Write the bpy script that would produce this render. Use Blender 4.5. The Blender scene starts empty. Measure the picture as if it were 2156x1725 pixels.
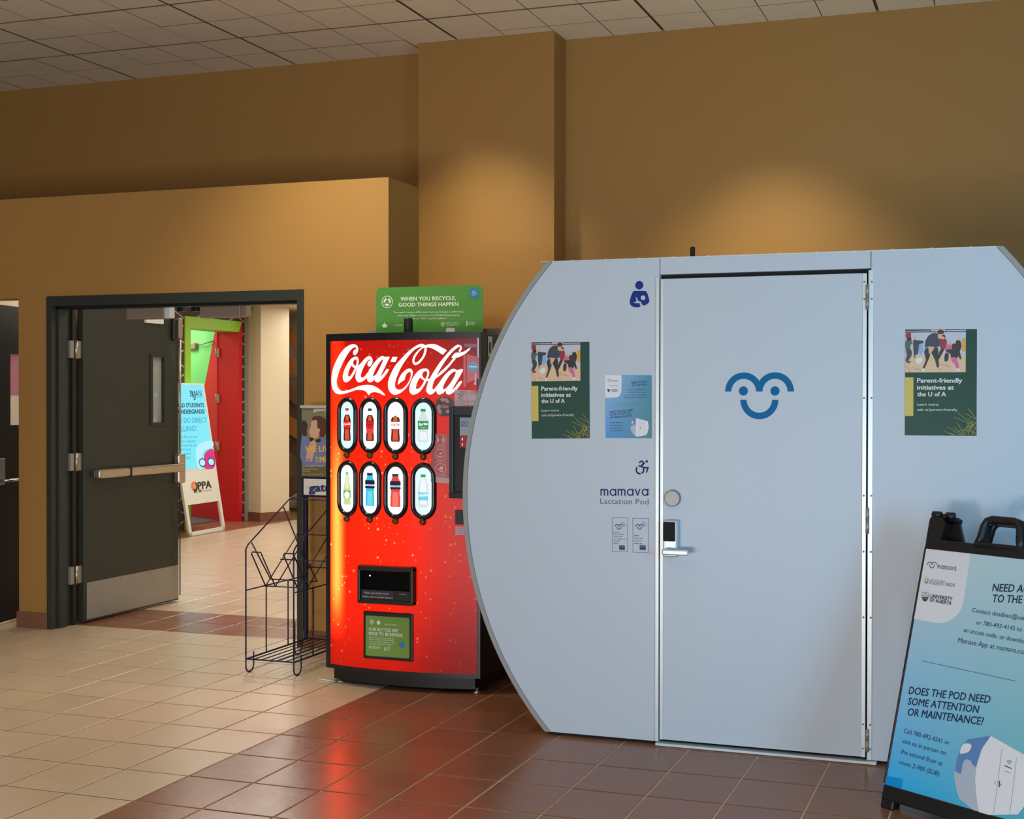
import bpy, bmesh, math, random
from mathutils import Vector, Matrix
from mathutils.geometry import tessellate_polygon
random.seed(7)
S = bpy.context.scene
COL = S.collection

# ------------------------------------------------------------------ camera
FPX, CX0, CY0 = 2461.45, 1403.42, 862.5
YAW, PITCH, ROLL = 0.287317108, -0.00760468998, 0.0022210212
CP = Vector((3.11528, -3.58447, 1.48729))
_cy, _sy = math.cos(YAW), math.sin(YAW)
FW = Vector((-_sy*math.cos(PITCH), _cy*math.cos(PITCH), math.sin(PITCH)))
_rt = Vector((_cy, _sy, 0)); _up = _rt.cross(FW)
RT = _rt*math.cos(ROLL) + _up*math.sin(ROLL)
UP = _up*math.cos(ROLL) - _rt*math.sin(ROLL)
cam = bpy.data.objects.new('camera', bpy.data.cameras.new('camera'))
COL.objects.link(cam)
cam.matrix_world = Matrix(((RT.x, UP.x, -FW.x, CP.x), (RT.y, UP.y, -FW.y, CP.y), (RT.z, UP.z, -FW.z, CP.z), (0, 0, 0, 1)))
cam.data.sensor_fit = 'HORIZONTAL'; cam.data.sensor_width = 36
cam.data.lens = FPX/2156*36
cam.data.shift_x = -(CX0-1078)/2156
cam.data.shift_y = 0.0
cam.data.clip_start = 0.05; cam.data.clip_end = 100
S.camera = cam

# ------------------------------------------------------------------ exposure, world, lights
S.view_settings.view_transform = 'Standard'
S.view_settings.look = 'None'
S.view_settings.gamma = 1.0
S.view_settings.exposure = 0.0
S.view_settings.use_curve_mapping = False
W = bpy.data.worlds.new('world'); S.world = W; W.use_nodes = True
W.node_tree.nodes['Background'].inputs[0].default_value = (1.0, 0.80, 0.62, 1)
W.node_tree.nodes['Background'].inputs[1].default_value = 0.07

def light(name, kind, loc, energy, color, target=None, **kw):
    d = bpy.data.lights.new(name, kind); d.energy = energy; d.color = color
    for k, v in kw.items(): setattr(d, k, v)
    o = bpy.data.objects.new(name, d); o.location = loc; COL.objects.link(o)
    if target is not None:
        o.rotation_euler = (Vector(target)-Vector(loc)).to_track_quat('-Z', 'Y').to_euler()
    return o
WARM = (1.0, 0.92, 0.66)
COOL = (0.68, 0.85, 1.0)
# daylight through the glazed front far behind the camera
light('window_light', 'AREA', (4.2, -15.0, 1.2), 190, (0.55, 0.80, 1.0), (2.0, 1.2, 1.1), shape='RECTANGLE', size=2.2, size_y=1.6)
light('window_light', 'AREA', (6.4, -2.6, 1.7), 135, (0.26, 0.68, 1.0), (3.0, 1.2, 1.2), shape='RECTANGLE', size=1.6, size_y=2.2)
# sunlight landing on the floor by the glazing and bouncing up into the room
light('sunlit_floor_light', 'AREA', (0.4, -5.8, 0.06), 385, (1.0, 0.93, 0.84), (0.4, -3.0, 3.4), shape='RECTANGLE', size=5.0, size_y=2.6)
light('sunlit_floor_light', 'AREA', (1.1, -5.4, 0.10), 60, (0.80, 0.90, 1.0), (2.6, 1.0, 0.9), shape='RECTANGLE', size=0.45, size_y=0.45)
# recessed ceiling downlights
for x, y, e, ahead, cone in ((-0.60, 1.25, 215, 1.75, 84), (-3.6, 0.9, 8, 1.9, 76), (1.60, 2.92, 250, 1.0, 80), (3.9, 2.9, 16, 1.0, 70), (-0.42, 2.98, 150, 0.95, 80), (-1.4, -0.4, 190, 0.0, 84), (1.8, -1.4, 230, 0.0, 84)):
    light('downlight', 'SPOT', (x, y, 3.98), e, WARM, (x, y+ahead, 0), spot_size=math.radians(cone), spot_blend=0.95, shadow_soft_size=0.07)
light('ambient_fill_light', 'AREA', (1.6, -2.6, 3.9), 12, (1.0, 0.88, 0.74), (1.6, -2.4, 0), shape='RECTANGLE', size=4.0, size_y=2.0)  # unseen area lamps added as ambient fill, no ceiling panels here
light('ambient_fill_light', 'AREA', (-2.2, -0.6, 3.9), 5, (1.0, 0.9, 0.78), (-2.2, -0.6, 0), shape='RECTANGLE', size=2.0, size_y=2.0)
# corridor lamps; the last two added unseen to brighten red door room and stairs
for x, y, e in ((-3.2, 4.6, 44), (-3.9, 7.2, 60), (-1.7, 3.4, 12), (-7.3, 8.3, 26), (-4.7, 9.1, 16)):
    light('corridor_and_fill_light', 'AREA', (x, y, 2.62), e, (1.0, 0.93, 0.84), (x, y, 0), shape='RECTANGLE', size=1.2, size_y=0.6)

light('corridor_and_fill_light', 'AREA', (-3.75, 3.1, 2.05), 14, (1.0, 0.95, 0.86), (-3.75, 3.1, 0), shape='RECTANGLE', size=0.6, size_y=0.4)  # added unseen lamp brightening the wall behind the black door's pane

# ------------------------------------------------------------------ helpers
def lin(c):
    r = []
    for v in c[:3]:
        v = v/255.0
        r.append(v/12.92 if v <= 0.04045 else ((v+0.055)/1.055)**2.4)
    return (r[0], r[1], r[2], 1.0)
MATS = {}
def mat(name, rgb, rough=0.5, metal=0.0, emit=0.0, var=0.0, scale=8.0, bump=0.0, spec=0.5, alpha=1.0):
    if name in MATS: return MATS[name]
    m = bpy.data.materials.new(name); m.use_nodes = True
    nt = m.node_tree; b = nt.nodes['Principled BSDF']
    c = lin(rgb)
    b.inputs['Base Color'].default_value = c
    b.inputs['Roughness'].default_value = rough
    b.inputs['Metallic'].default_value = metal
    b.inputs['Specular IOR Level'].default_value = spec
    b.inputs['Alpha'].default_value = alpha
    if emit > 0:
        b.inputs['Emission Color'].default_value = c
        b.inputs['Emission Strength'].default_value = emit
        b.inputs['Base Color'].default_value = (c[0]*.2, c[1]*.2, c[2]*.2, 1)
    if var > 0 or bump > 0:
        geo = nt.nodes.new('ShaderNodeNewGeometry')
        nz = nt.nodes.new('ShaderNodeTexNoise'); nz.inputs['Scale'].default_value = scale
        nz.inputs['Detail'].default_value = 5
        nt.links.new(geo.outputs['Position'], nz.inputs['Vector'])
        if var > 0:
            mx = nt.nodes.new('ShaderNodeMixRGB'); mx.inputs[1].default_value = tuple(v*(1-var) for v in c[:3])+(1,)
            mx.inputs[2].default_value = tuple(min(1, v*(1+var)) for v in c[:3])+(1,)
            nt.links.new(nz.outputs['Fac'], mx.inputs[0]); nt.links.new(mx.outputs[0], b.inputs['Base Color'])
        if bump > 0:
            bp = nt.nodes.new('ShaderNodeBump'); bp.inputs['Strength'].default_value = bump; bp.inputs['Distance'].default_value = 0.002
            nt.links.new(nz.outputs['Fac'], bp.inputs['Height']); nt.links.new(bp.outputs[0], b.inputs['Normal'])
    MATS[name] = m
    return m

class Fr:
    """flat frame in the world: origin, right, up; w runs along the outward normal"""
    def __init__(s, O, U=(1, 0, 0), V=(0, 0, 1)):
        s.O = Vector(O); s.U = Vector(U).normalized(); s.V = Vector(V).normalized(); s.N = s.U.cross(s.V)
    def P(s, u, v, w=0.0): return s.O + s.U*u + s.V*v + s.N*w
    def px(s, a, b):
        d = RT*((a-CX0)/FPX) - UP*((b-CY0)/FPX) + FW
        t = (s.O-CP).dot(s.N)/d.dot(s.N); q = CP + d*t - s.O
        return (q.dot(s.U), q.dot(s.V))
    curved = False

class MB:
    def __init__(s): s.v = []; s.f = []; s.mi = []; s.m = []; s.sm = []
    def mat(s, m):
        if m not in s.m: s.m.append(m)
        return s.m.index(m)
    def add(s, vs, fs, m, smooth=False):
        o = len(s.v); i = s.mat(m)
        s.v += [tuple(p) for p in vs]
        for f in fs: s.f.append(tuple(k+o for k in f)); s.mi.append(i); s.sm.append(smooth)
        return s
    def box(s, a, b, m, F=None):
        (x0, y0, z0), (x1, y1, z1) = a, b
        vs = [(x0, y0, z0), (x1, y0, z0), (x1, y1, z0), (x0, y1, z0), (x0, y0, z1), (x1, y0, z1), (x1, y1, z1), (x0, y1, z1)]
        if F: vs = [F.P(*p) for p in vs]
        return s.add(vs, [(0, 3, 2, 1), (4, 5, 6, 7), (0, 1, 5, 4), (1, 2, 6, 5), (2, 3, 7, 6), (3, 0, 4, 7)], m)
    def bbox(s, a, b, m, r=0.004, F=None):
        """box with chamfered edges"""
        bm = bmesh.new()
        bmesh.ops.create_cube(bm, size=1)
        for v in bm.verts:
            v.co = Vector([(a[k]+b[k])/2 + v.co[k]*(b[k]-a[k]) for k in range(3)])
        bmesh.ops.bevel(bm, geom=bm.edges[:], offset=r, segments=2, affect='EDGES', profile=0.5)
        bm.verts.index_update()
        vs = [F.P(*v.co) if F else v.co.copy() for v in bm.verts]
        s.add(vs, [[v.index for v in f.verts] for f in bm.faces], m); bm.free(); return s
    def prism(s, loop, w0, w1, m, F, side=None):
        """polygon in frame coordinates extruded from w0 to w1"""
        n = len(loop); tr = tessellate_polygon([[Vector((p[0], p[1], 0)) for p in loop]])
        vs = [F.P(p[0], p[1], w1) for p in loop] + [F.P(p[0], p[1], w0) for p in loop]
        s.add(vs, [tuple(t) for t in tr] + [tuple(k+n for k in t) for t in tr], m)
        s.add(vs, [(k, (k+1) % n, (k+1) % n+n, k+n) for k in range(n)], side or m); return s
    def flat(s, loops, w, m, F):
        """flat print: outline plus holes, laid on the frame at height w"""
        L = [[Vector((p[0], p[1], 0)) for p in l] for l in loops]
        tr = tessellate_polygon(L); pts = [p for l in L for p in l]
        return s.tris2d([(p.x, p.y) for p in pts], tr, w, m, F)
    def tris2d(s, pts, tris, w, m, F):
        s.k = (getattr(s, 'k', 0)+1) % 12; w += s.k*0.000016      # print layers never lie in exactly one plane
        if F.curved:
            bm = bmesh.new(); vv = [bm.verts.new((p[0], p[1], 0)) for p in pts]
            for t in tris:
                try: bm.faces.new([vv[k] for k in t])
                except Exception: pass
            us = [p[0] for p in pts]; a = min(us); k = math.ceil(a/0.05)*0.05
            while k < max(us):
                bmesh.ops.bisect_plane(bm, geom=bm.verts[:]+bm.edges[:]+bm.faces[:], plane_co=(k, 0, 0), plane_no=(1, 0, 0), dist=1e-6); k += 0.05
            bm.verts.index_update()
            s.add([F.P(v.co.x, v.co.y, w) for v in bm.verts], [[v.index for v in f.verts] for f in bm.faces], m); bm.free()
        else:
            s.add([F.P(p[0], p[1], w) for p in pts], [tuple(t) for t in tris], m)
        return s
    def rect(s, u0, v0, u1, v1, w, m, F): return s.flat([[(u0, v0), (u1, v0), (u1, v1), (u0, v1)]], w, m, F)
    def disc(s, u, v, r, w, m, F, n=28, r2=None):
        return s.flat([circ(u, v, r, r2 or r, n)], w, m, F)
    def ring(s, u, v, ro, ri, w, m, F, a0=0, a1=360, n=40):
        full = abs(a1-a0) >= 360
        k = n; A = [math.radians(a0+(a1-a0)*i/k) for i in range(k+1)]
        pts = [(u+ro*math.cos(a), v+ro*math.sin(a)) for a in A] + [(u+ri*math.cos(a), v+ri*math.sin(a)) for a in A]
        tr = []
        for i in range(k): tr += [(i, i+1, i+k+2), (i, i+k+2, i+k+1)]
        return s.tris2d(pts, tr, w, m, F)
    def stroke(s, pts, wd, w, m, F, close=False):
        """thick flat line with round ends"""
        P = [Vector(p[:2]) for p in pts]
        if close: P.append(P[0])
        for i in range(len(P)-1):
            d = P[i+1]-P[i]
            if d.length < 1e-7: continue
            n = Vector((-d.y, d.x)).normalized()*wd/2
            q = [P[i]+n, P[i]-n, P[i+1]-n, P[i+1]+n]
            s.tris2d([tuple(x) for x in q], [(0, 1, 2), (0, 2, 3)], w, m, F)
        for p in P: s.disc(p.x, p.y, wd/2, w, m, F, 10)
        return s
    def tube(s, path, r, m, n=8, closed=False):
        P = [Vector(p) for p in path]; rings = []; N = len(P); base = len(s.v)
        up = None; vs = []
        for i in range(N):
            if closed: t = (P[(i+1) % N]-P[i-1]).normalized()
            else: t = (P[min(i+1, N-1)]-P[max(i-1, 0)]).normalized()
            if up is None: up = t.orthogonal().normalized()
            up = (up - t*up.dot(t))
            if up.length < 1e-5: up = t.orthogonal()
            up.normalize(); sd = t.cross(up)
            for k in range(n):
                a = 2*math.pi*k/n; vs.append(P[i]+up*math.cos(a)*r+sd*math.sin(a)*r)
        fs = []
        for i in range(N-1 if not closed else N):
            j = (i+1) % N
            for k in range(n): fs.append((i*n+k, i*n+(k+1) % n, j*n+(k+1) % n, j*n+k))
        if not closed: fs.append(tuple(range(n-1, -1, -1))); fs.append(tuple((N-1)*n+k for k in range(n)))
        return s.add(vs, fs, m, True)
    def lathe(s, prof, O, m, n=24, axis='z', smooth=True):
        """profile of (radius, height); axis z up or y towards the viewer"""
        vs = []; O = Vector(O)
        for r, h in prof:
            for k in range(n):
                a = 2*math.pi*k/n; c, d = r*math.cos(a), r*math.sin(a)
                if axis == 'z': vs.append(O+Vector((c, d, h)))
                elif axis == 'y': vs.append(O+Vector((c, -h, d)))
                else: vs.append(O+Vector((h, c, d)))
        fs = []
        for i in range(len(prof)-1):
            for k in range(n): fs.append((i*n+k, i*n+(k+1) % n, (i+1)*n+(k+1) % n, (i+1)*n+k))
        fs.append(tuple(range(n))); fs.append(tuple((len(prof)-1)*n+k for k in range(n)))
        return s.add(vs, fs, m, smooth)
    def build(s, name, parent=None, label=None, kind=None):
        me = bpy.data.meshes.new(name)
        me.from_pydata(s.v, [], s.f)
        for m in s.m: me.materials.append(m)
        me.polygons.foreach_set('material_index', s.mi)
        me.polygons.foreach_set('use_smooth', s.sm)
        bm = bmesh.new(); bm.from_mesh(me)
        bmesh.ops.recalc_face_normals(bm, faces=bm.faces[:]) if any(s.sm) or len(s.f) < 4000 else None
        bm.to_mesh(me); bm.free(); me.update()
        o = bpy.data.objects.new(name, me); COL.objects.link(o)
        if parent:
            o.parent = parent
            if parent.type == 'EMPTY': o.matrix_parent_inverse = Matrix.Translation(-parent.location)
        if label: o['label'] = label
        if kind: o['kind'] = kind
        return o

def circ(u, v, r, r2=None, n=28, a0=0, a1=360):
    r2 = r2 or r
    if abs(a1-a0) >= 360: return [(u+r*math.cos(2*math.pi*k/n), v+r2*math.sin(2*math.pi*k/n)) for k in range(n)]
    return [(u+r*math.cos(math.radians(a0+(a1-a0)*k/n)), v+r2*math.sin(math.radians(a0+(a1-a0)*k/n))) for k in range(n+1)]
def smooth(pts, k=4):
    n = len(pts); out = []
    for i in range(n):
        p0, p1, p2, p3 = [pts[(i+j-1) % n] for j in range(4)]
        for q in range(k):
            t = q/k
            out.append(tuple(0.5*((2*p1[c])+(-p0[c]+p2[c])*t+(2*p0[c]-5*p1[c]+4*p2[c]-p3[c])*t*t+(-p0[c]+3*p1[c]-3*p2[c]+p3[c])*t**3) for c in (0, 1)))
    return out
def rrect(u0, v0, u1, v1, r, n=5):
    out = []
    for cx, cy, a in ((u1-r, v0+r, -90), (u1-r, v1-r, 0), (u0+r, v1-r, 90), (u0+r, v0+r, 180)):
        for k in range(n+1):
            t = math.radians(a+90*k/n); out.append((cx+r*math.cos(t), cy+r*math.sin(t)))
    return out

_tc = {}
def glyphs(txt, bold=0.0):
    key = (txt, bold)
    if key in _tc: return _tc[key]
    cu = bpy.data.curves.new('t', 'FONT'); cu.body = txt; cu.size = 1; cu.resolution_u = 2; cu.offset = bold
    ob = bpy.data.objects.new('t', cu)
    me = bpy.data.meshes.new_from_object(ob)
    pts = [(v.co.x, v.co.y) for v in me.vertices]; fs = [tuple(p.vertices) for p in me.polygons]
    bpy.data.objects.remove(ob); bpy.data.curves.remove(cu); bpy.data.meshes.remove(me)
    _tc[key] = (pts, fs); return _tc[key]
CAP = None
def text(mb, F, s, p0, p1, pt, w, m, bold=0.02, ref=None, px=True):
    """lettering: p0 baseline start, p1 baseline end, pt top of the first capital (affine, so slant is included)"""
    global CAP
    if CAP is None: CAP = max(p[1] for p in glyphs('H', 0.0)[0])
    if px: p0, p1, pt = F.px(*p0), F.px(*p1), F.px(*pt)
    r = [p[0] for p in glyphs(ref or s)[0]]; x0, x1 = min(r), max(r)
    pts, fs = glyphs(s)
    ax = ((p1[0]-p0[0])/(x1-x0), (p1[1]-p0[1])/(x1-x0)); ay = ((pt[0]-p0[0])/CAP, (pt[1]-p0[1])/CAP)
    q = [(p0[0]+(x-x0)*ax[0]+y*ay[0], p0[1]+(x-x0)*ax[1]+y*ay[1]) for x, y in pts]
    mb.tris2d(q, fs, w, m, F)
    if bold > 0.012:                                    # heavier cut: the same outlines shifted by a hair
        for sx, sy in ((1, .6), (-1, .6), (1, -.6), (-1, -.6)):
            dx, dy = sx*bold*0.9, sy*bold*0.9
            mb.tris2d([(a+dx*ax[0]+dy*ay[0], b+dx*ax[1]+dy*ay[1]) for a, b in q], fs, w, m, F)

def thing(name, label, cat, loc, group=None):
    o = bpy.data.objects.new(name, None); o.location = loc; o.empty_display_size = 0.1; COL.objects.link(o)
    o['label'] = label; o['category'] = cat
    if group: o['group'] = group
    return o
def tag(o, label, cat, group=None):
    o['label'] = label; o['category'] = cat
    if group: o['group'] = group
    return o
def struct(o, label=None, cat=None):
    o['kind'] = 'structure'
    if label: o['label'] = label
    if cat: o['category'] = cat
    return o

# ------------------------------------------------------------------ materials
PAINT = mat('ochre_paint', (165, 120, 61), 0.62, var=0.03, scale=3, bump=0.12)
CREAMP = mat('cream_paint', (226, 212, 184), 0.7, var=0.02, scale=3)
def tile_mat(name, rgb, speck, rough, var):
    m = mat(name, rgb, rough); nt = m.node_tree; b = nt.nodes['Principled BSDF']; c = lin(rgb)
    geo = nt.nodes.new('ShaderNodeNewGeometry'); oi = nt.nodes.new('ShaderNodeObjectInfo')
    n1 = nt.nodes.new('ShaderNodeTexNoise'); n1.inputs['Scale'].default_value = 5; n1.inputs['Detail'].default_value = 6
    n2 = nt.nodes.new('ShaderNodeTexVoronoi'); n2.inputs['Scale'].default_value = 55
    for n in (n1, n2): nt.links.new(geo.outputs['Position'], n.inputs['Vector'])
    mx = nt.nodes.new('ShaderNodeMixRGB'); mx.inputs[1].default_value = tuple(v*(1-var) for v in c[:3])+(1,); mx.inputs[2].default_value = tuple(v*(1+var) for v in c[:3])+(1,)
    add = nt.nodes.new('ShaderNodeMath'); add.operation = 'MULTIPLY_ADD'; add.inputs[1].default_value = 0.45; 
    nt.links.new(oi.outputs['Random'], add.inputs[0]); 
    sub = nt.nodes.new('ShaderNodeMath'); sub.operation = 'SUBTRACT'; sub.inputs[1].default_value = 0.22
    nt.links.new(n1.outputs['Fac'], sub.inputs[0]); nt.links.new(sub.outputs[0], add.inputs[2]); nt.links.new(add.outputs[0], mx.inputs[0])
    lt = nt.nodes.new('ShaderNodeMath'); lt.operation = 'LESS_THAN'; lt.inputs[1].default_value = 0.13
    nt.links.new(n2.outputs['Distance'], lt.inputs[0])
    gt = nt.nodes.new('ShaderNodeMath'); gt.operation = 'GREATER_THAN'; gt.inputs[1].default_value = 0.66
    sp = nt.nodes.new('ShaderNodeSeparateColor'); nt.links.new(n2.outputs['Color'], sp.inputs[0]); nt.links.new(sp.outputs[0], gt.inputs[0])
    mu = nt.nodes.new('ShaderNodeMath'); mu.operation = 'MULTIPLY'; nt.links.new(lt.outputs[0], mu.inputs[0]); nt.links.new(gt.outputs[0], mu.inputs[1])
    m2 = nt.nodes.new('ShaderNodeMixRGB'); m2.inputs[2].default_value = lin(speck)
    mu2 = nt.nodes.new('ShaderNodeMath'); mu2.operation = 'MULTIPLY'; mu2.inputs[1].default_value = 0.55; nt.links.new(mu.outputs[0], mu2.inputs[0])
    nt.links.new(mu2.outputs[0], m2.inputs[0]); nt.links.new(mx.outputs[0], m2.inputs[1]); nt.links.new(m2.outputs[0], b.inputs['Base Color'])
    rr = nt.nodes.new('ShaderNodeMapRange'); rr.inputs['To Min'].default_value = rough-0.05; rr.inputs['To Max'].default_value = rough+0.08
    nt.links.new(n1.outputs['Fac'], rr.inputs['Value']); nt.links.new(rr.outputs[0], b.inputs['Roughness'])
    bp = nt.nodes.new('ShaderNodeBump'); bp.inputs['Strength'].default_value = 0.10; bp.inputs['Distance'].default_value = 0.002
    n3 = nt.nodes.new('ShaderNodeTexNoise'); n3.inputs['Scale'].default_value = 14; nt.links.new(geo.outputs['Position'], n3.inputs['Vector'])
    nt.links.new(n3.outputs['Fac'], bp.inputs['Height']); nt.links.new(bp.outputs[0], b.inputs['Normal'])
    return m
T_CREAM = tile_mat('cream_tile', (194, 172, 148), (140, 112, 84), 0.30, 0.07)
T_BROWN = tile_mat('terracotta_tile', (132, 86, 64), (120, 80, 60), 0.26, 0.12)
GROUT_D = mat('grout', (120, 98, 72), 0.85, var=0.08, scale=20)
GROUT_L = mat('pale_grout', (214, 180, 150), 0.85)
CTILE = mat('ceiling_tile', (238, 226, 204), 0.9, var=0.05, scale=60, bump=0.5)
CGRID = mat('ceiling_grid', (116, 98, 78), 0.9)
STEEL_P = mat('charcoal_paint', (46, 51, 46), 0.42, var=0.04, scale=30, bump=0.1)
BLACKP = mat('black_paint', (26, 27, 30), 0.4)
DARK = mat('dark_void', (14, 12, 12), 0.8)
ALU = mat('brushed_aluminium', (196, 186, 172), 0.32, metal=0.9, var=0.05, scale=40)
SSTEEL = mat('stainless', (160, 158, 152), 0.42, metal=0.5, var=0.06, scale=6)
CLOSER = mat('closer_cover', (158, 138, 118), 0.5, metal=0.3)
BASEM = mat('brown_base_tile', (128, 84, 64), 0.5, var=0.06, scale=14)
WHITE = mat('white_plastic', (224, 224, 222), 0.4)
BLACK = mat('black_plastic', (24, 24, 26), 0.38)
GLOSSB = mat('glossy_black', (8, 8, 10), 0.35, spec=0.08)
NAVY = mat('navy_ink', (38, 50, 104), 0.5)

# ------------------------------------------------------------------ room
YW, YB, YP = 2.528, 4.10, 3.89       # door wall, back wall, pillar front
HC = 4.019                            # ceiling height
TS = 0.30

def vis(x, y, z):
    d = Vector((x, y, z))-CP; w = d.dot(FW)
    if w <= 0.1: return None
    return (CX0+FPX*d.dot(RT)/w, CY0-FPX*d.dot(UP)/w, w)

# floor slab is the grout, tiles are children
fl = MB().box((-8, -9, -0.05), (0, 11, -0.003), GROUT_D); fl.box((0, -9, -0.05), (8, 2.7, -0.003), GROUT_L); fl.box((0, 2.7, -0.05), (8, 11, -0.003), GROUT_D)
floor = struct(fl.build('floor'), 'tiled floor, cream with terracotta areas', 'floor')
def tile_mesh(m, nm, pos=None, mb=None):
    g = 0.0032; b = 0.003; L = TS-2*g
    mb = mb or MB(); x0, y0 = pos or (0, 0)
    a = [(x0+g, y0+g), (x0+TS-g, y0+g), (x0+TS-g, y0+TS-g), (x0+g, y0+TS-g)]
    c = [(x0+g+b, y0+g+b), (x0+TS-g-b, y0+g+b), (x0+TS-g-b, y0+TS-g-b), (x0+g+b, y0+TS-g-b)]
    vs = [(p[0], p[1], -0.003) for p in a]+[(p[0], p[1], -0.0012) for p in a]+[(p[0], p[1], 0) for p in c]
    fs = [(8, 9, 10, 11)]+[(k, (k+1) % 4, (k+1) % 4+4, k+4) for k in range(4)]+[(k+4, (k+1) % 4+4, (k+1) % 4+8, k+8) for k in range(4)]
    mb.add(vs, fs, m); return mb
cells = []
for i in range(-21, 15):
    for j in range(-9, 33):
        x, y = i*TS, j*TS
        brown = (i >= 0) or (9 <= j <= 10) or (i <= -19 and j > 10)
        p = vis(x+TS/2, y+TS/2, 0); area = 0
        if p and -60 < p[0] < 2216 and 860 < p[1] < 1790:
            area = 1e7/p[2]**3
            if not (1 if y < YW-0.1 else (-2.9 < x < -0.9 or y > YW)): area = 0
            if y > YW and (x > -0.9 or x+y*0.55 < -3.9): area = 0   # behind the door wall, out of sight
            if x > 0.9 and y > 1.3: area = 0                        # under and behind the pod
        cells.append((area, i, j, brown))
cells.sort(key=lambda c: -c[0])
rest = MB(); protos = {}
n = 0
for area, i, j, brown in cells:
    m = T_BROWN if brown else T_CREAM
    if area > 0 and n < 296:
        n += 1
        if brown not in protos:
            o = tile_mesh(m, 'tile').build('tile', floor); protos[brown] = o
        else:
            o = protos[brown].copy(); COL.objects.link(o)
        o.parent = floor; o.location = (i*TS, j*TS, random.uniform(-0.0004, 0.0004))
    else: tile_mesh(m, 'tile', (i*TS, j*TS), rest)
rest.build('tile', floor, kind='stuff')

# ceiling
ce = MB().box((-7, -9, HC+0.012), (8, 4.3, HC+0.2), CGRID)
ceiling = struct(ce.build('ceiling'), 'low textured panel ceiling with dark joints', 'ceiling')
PX, PY = 0.3624, 0.3575
cp = {}
def ctile(a, b):
    m = MB().box((a[0]+.001, a[1]+.001, a[2]+.001), b, CGRID)
    return m.add([(a[0], a[1], a[2]), (b[0], a[1], a[2]), (b[0], b[1], a[2]), (a[0], b[1], a[2])], [(0, 1, 2, 3)], CTILE)
crest = MB()
for i in range(-20, 14):
    for j in range(-14, 5):
        x0 = -0.63+i*PX; y0 = 2.715+j*PY
        lx = 0.010 if i % 4 == 0 else 0.003; rx = 0.010 if i % 4 == 3 else 0.003
        ly = 0.009 if j % 2 == 0 else 0.003; ry = 0.009 if j % 2 == 1 else 0.003
        if j == 4: ry = 0
        dep = min(PY, YB+0.02-y0)
        if dep < 0.03: continue
        a = (lx, ly, 0.0); b = (PX-rx, dep-ry, 0.016)
        p = vis(x0+PX/2, y0+PY/2, HC)
        if p and -80 < p[0] < 2240 and p[1] > -60:
            key = (lx, rx, ly, ry, round(dep, 3))
            if key not in cp:
                cp[key] = ctile(a, b).build('ceiling_tile', ceiling); o = cp[key]
            else:
                o = cp[key].copy(); COL.objects.link(o)
            o.location = (x0, y0, HC+random.uniform(-0.001, 0.001))
        else: crest.box((x0+lx, y0+ly, HC), (x0+PX-rx, y0+dep-ry, HC+0.016), CTILE)
crest.build('ceiling_tile', ceiling, kind='stuff')

# walls
XJL, XJR = -2.861, -0.960             # door frame outside edges
w = MB()
w.box((XJR, YW, 0), (-0.392, YW+0.12, 2.66), PAINT)
w.box((-3.095, YW, 0), (XJL, YW+0.12, 2.15), PAINT)
w.box((-6.2, YW, 2.143), (-3.095, YW+0.12, 2.66), PAINT)
w.box((-3.095, YW, 2.15), (XJR, YW+0.12, 2.66), PAINT)
w.box((-6.2, YW, 2.66), (-0.392, 2.894, 2.793), PAINT); w.box((-6.2, 2.894, 2.66), (-0.95, YB, 2.793), PAINT)
w.box((-0.94, YW+0.12, 0), (-0.392, 2.894, 2.66), PAINT); w.box((-0.95, 2.894, 0), (-0.937, YB, 2.66), PAINT)
w.box((-6.2, YW, 0), (-4.4, YW+0.12, 2.143), PAINT)
struct(w.build('wall_front'), 'ochre wall block holding the doorways', 'wall')
w = MB().box((-6.2, YB, 2.66), (-0.9, YB+0.15, HC+0.02), PAINT); w.box((-0.9, YB, 0), (7.5, YB+0.15, HC+0.02), PAINT)
struct(w.build('wall_back'), 'ochre back wall rising to the ceiling', 'wall')
w = MB().box((-0.935, YP, 0), (0.100, YB, HC+0.012), PAINT)
struct(w.build('wall_pillar'), 'flat ochre pillar projecting from the back wall', 'wall')
# baseboards
def base(nm, a, b):
    struct(MB().bbox(a, b, BASEM, 0.003).build(nm), 'brown tiled skirting', 'baseboard')
base('baseboard_front', (XJR+0.001, YW-0.012, 0), (-0.392, YW+0.001, 0.103))
base('baseboard_left', (-3.107, YW-0.012, 0), (XJL-0.001, YW+0.001, 0.103))
base('baseboard_back', (0.1, YB-0.012, 0), (7.4, YB+0.001, 0.103))

# ---- steel door frame of the double doorway
fm = MB(); D0, D1 = YW-0.012, YW+0.15
H0 = 2.087; HT = 2.150
for x0, x1, sgn in ((XJL, XJL+0.042, 1), (XJR-0.042, XJR, -1)):
    fm.bbox((x0, D0, 0), (x1, D1, HT), STEEL_P, 0.002)
    xs = (x1, x1+0.016) if sgn > 0 else (x0-0.016, x0)
    fm.box((xs[0], D0+0.045, 0), (xs[1], D0+0.11, H0), STEEL_P)
fm.bbox((XJL+0.042, D0+0.0004, H0), (XJR-0.042, D1, HT), STEEL_P, 0.002)
fm.box((XJL+0.042, D0+0.045, H0-0.018), (XJR-0.042, D0+0.11, H0), BLACKP)
frame = struct(fm.build('trim_1'), 'dark painted steel frame around the open double doorway', 'door frame')
for (x0, x1, z0, z1) in ((-2.372, -2.082, 2.004, 2.084), (-1.812, -1.512, 2.004, 2.084)):
    c = MB().bbox((x0, D1-0.01, z0), (x1, D1+0.05, z1), CLOSER, 0.006); c.bbox((x1, D1-0.005, z0+0.004), (x1+0.04, D1+0.045, z1-0.002), WHITE if x0 < -2 else CLOSER, 0.003)
    c.build('door_closer', frame, 'beige closer box under the frame head')
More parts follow.
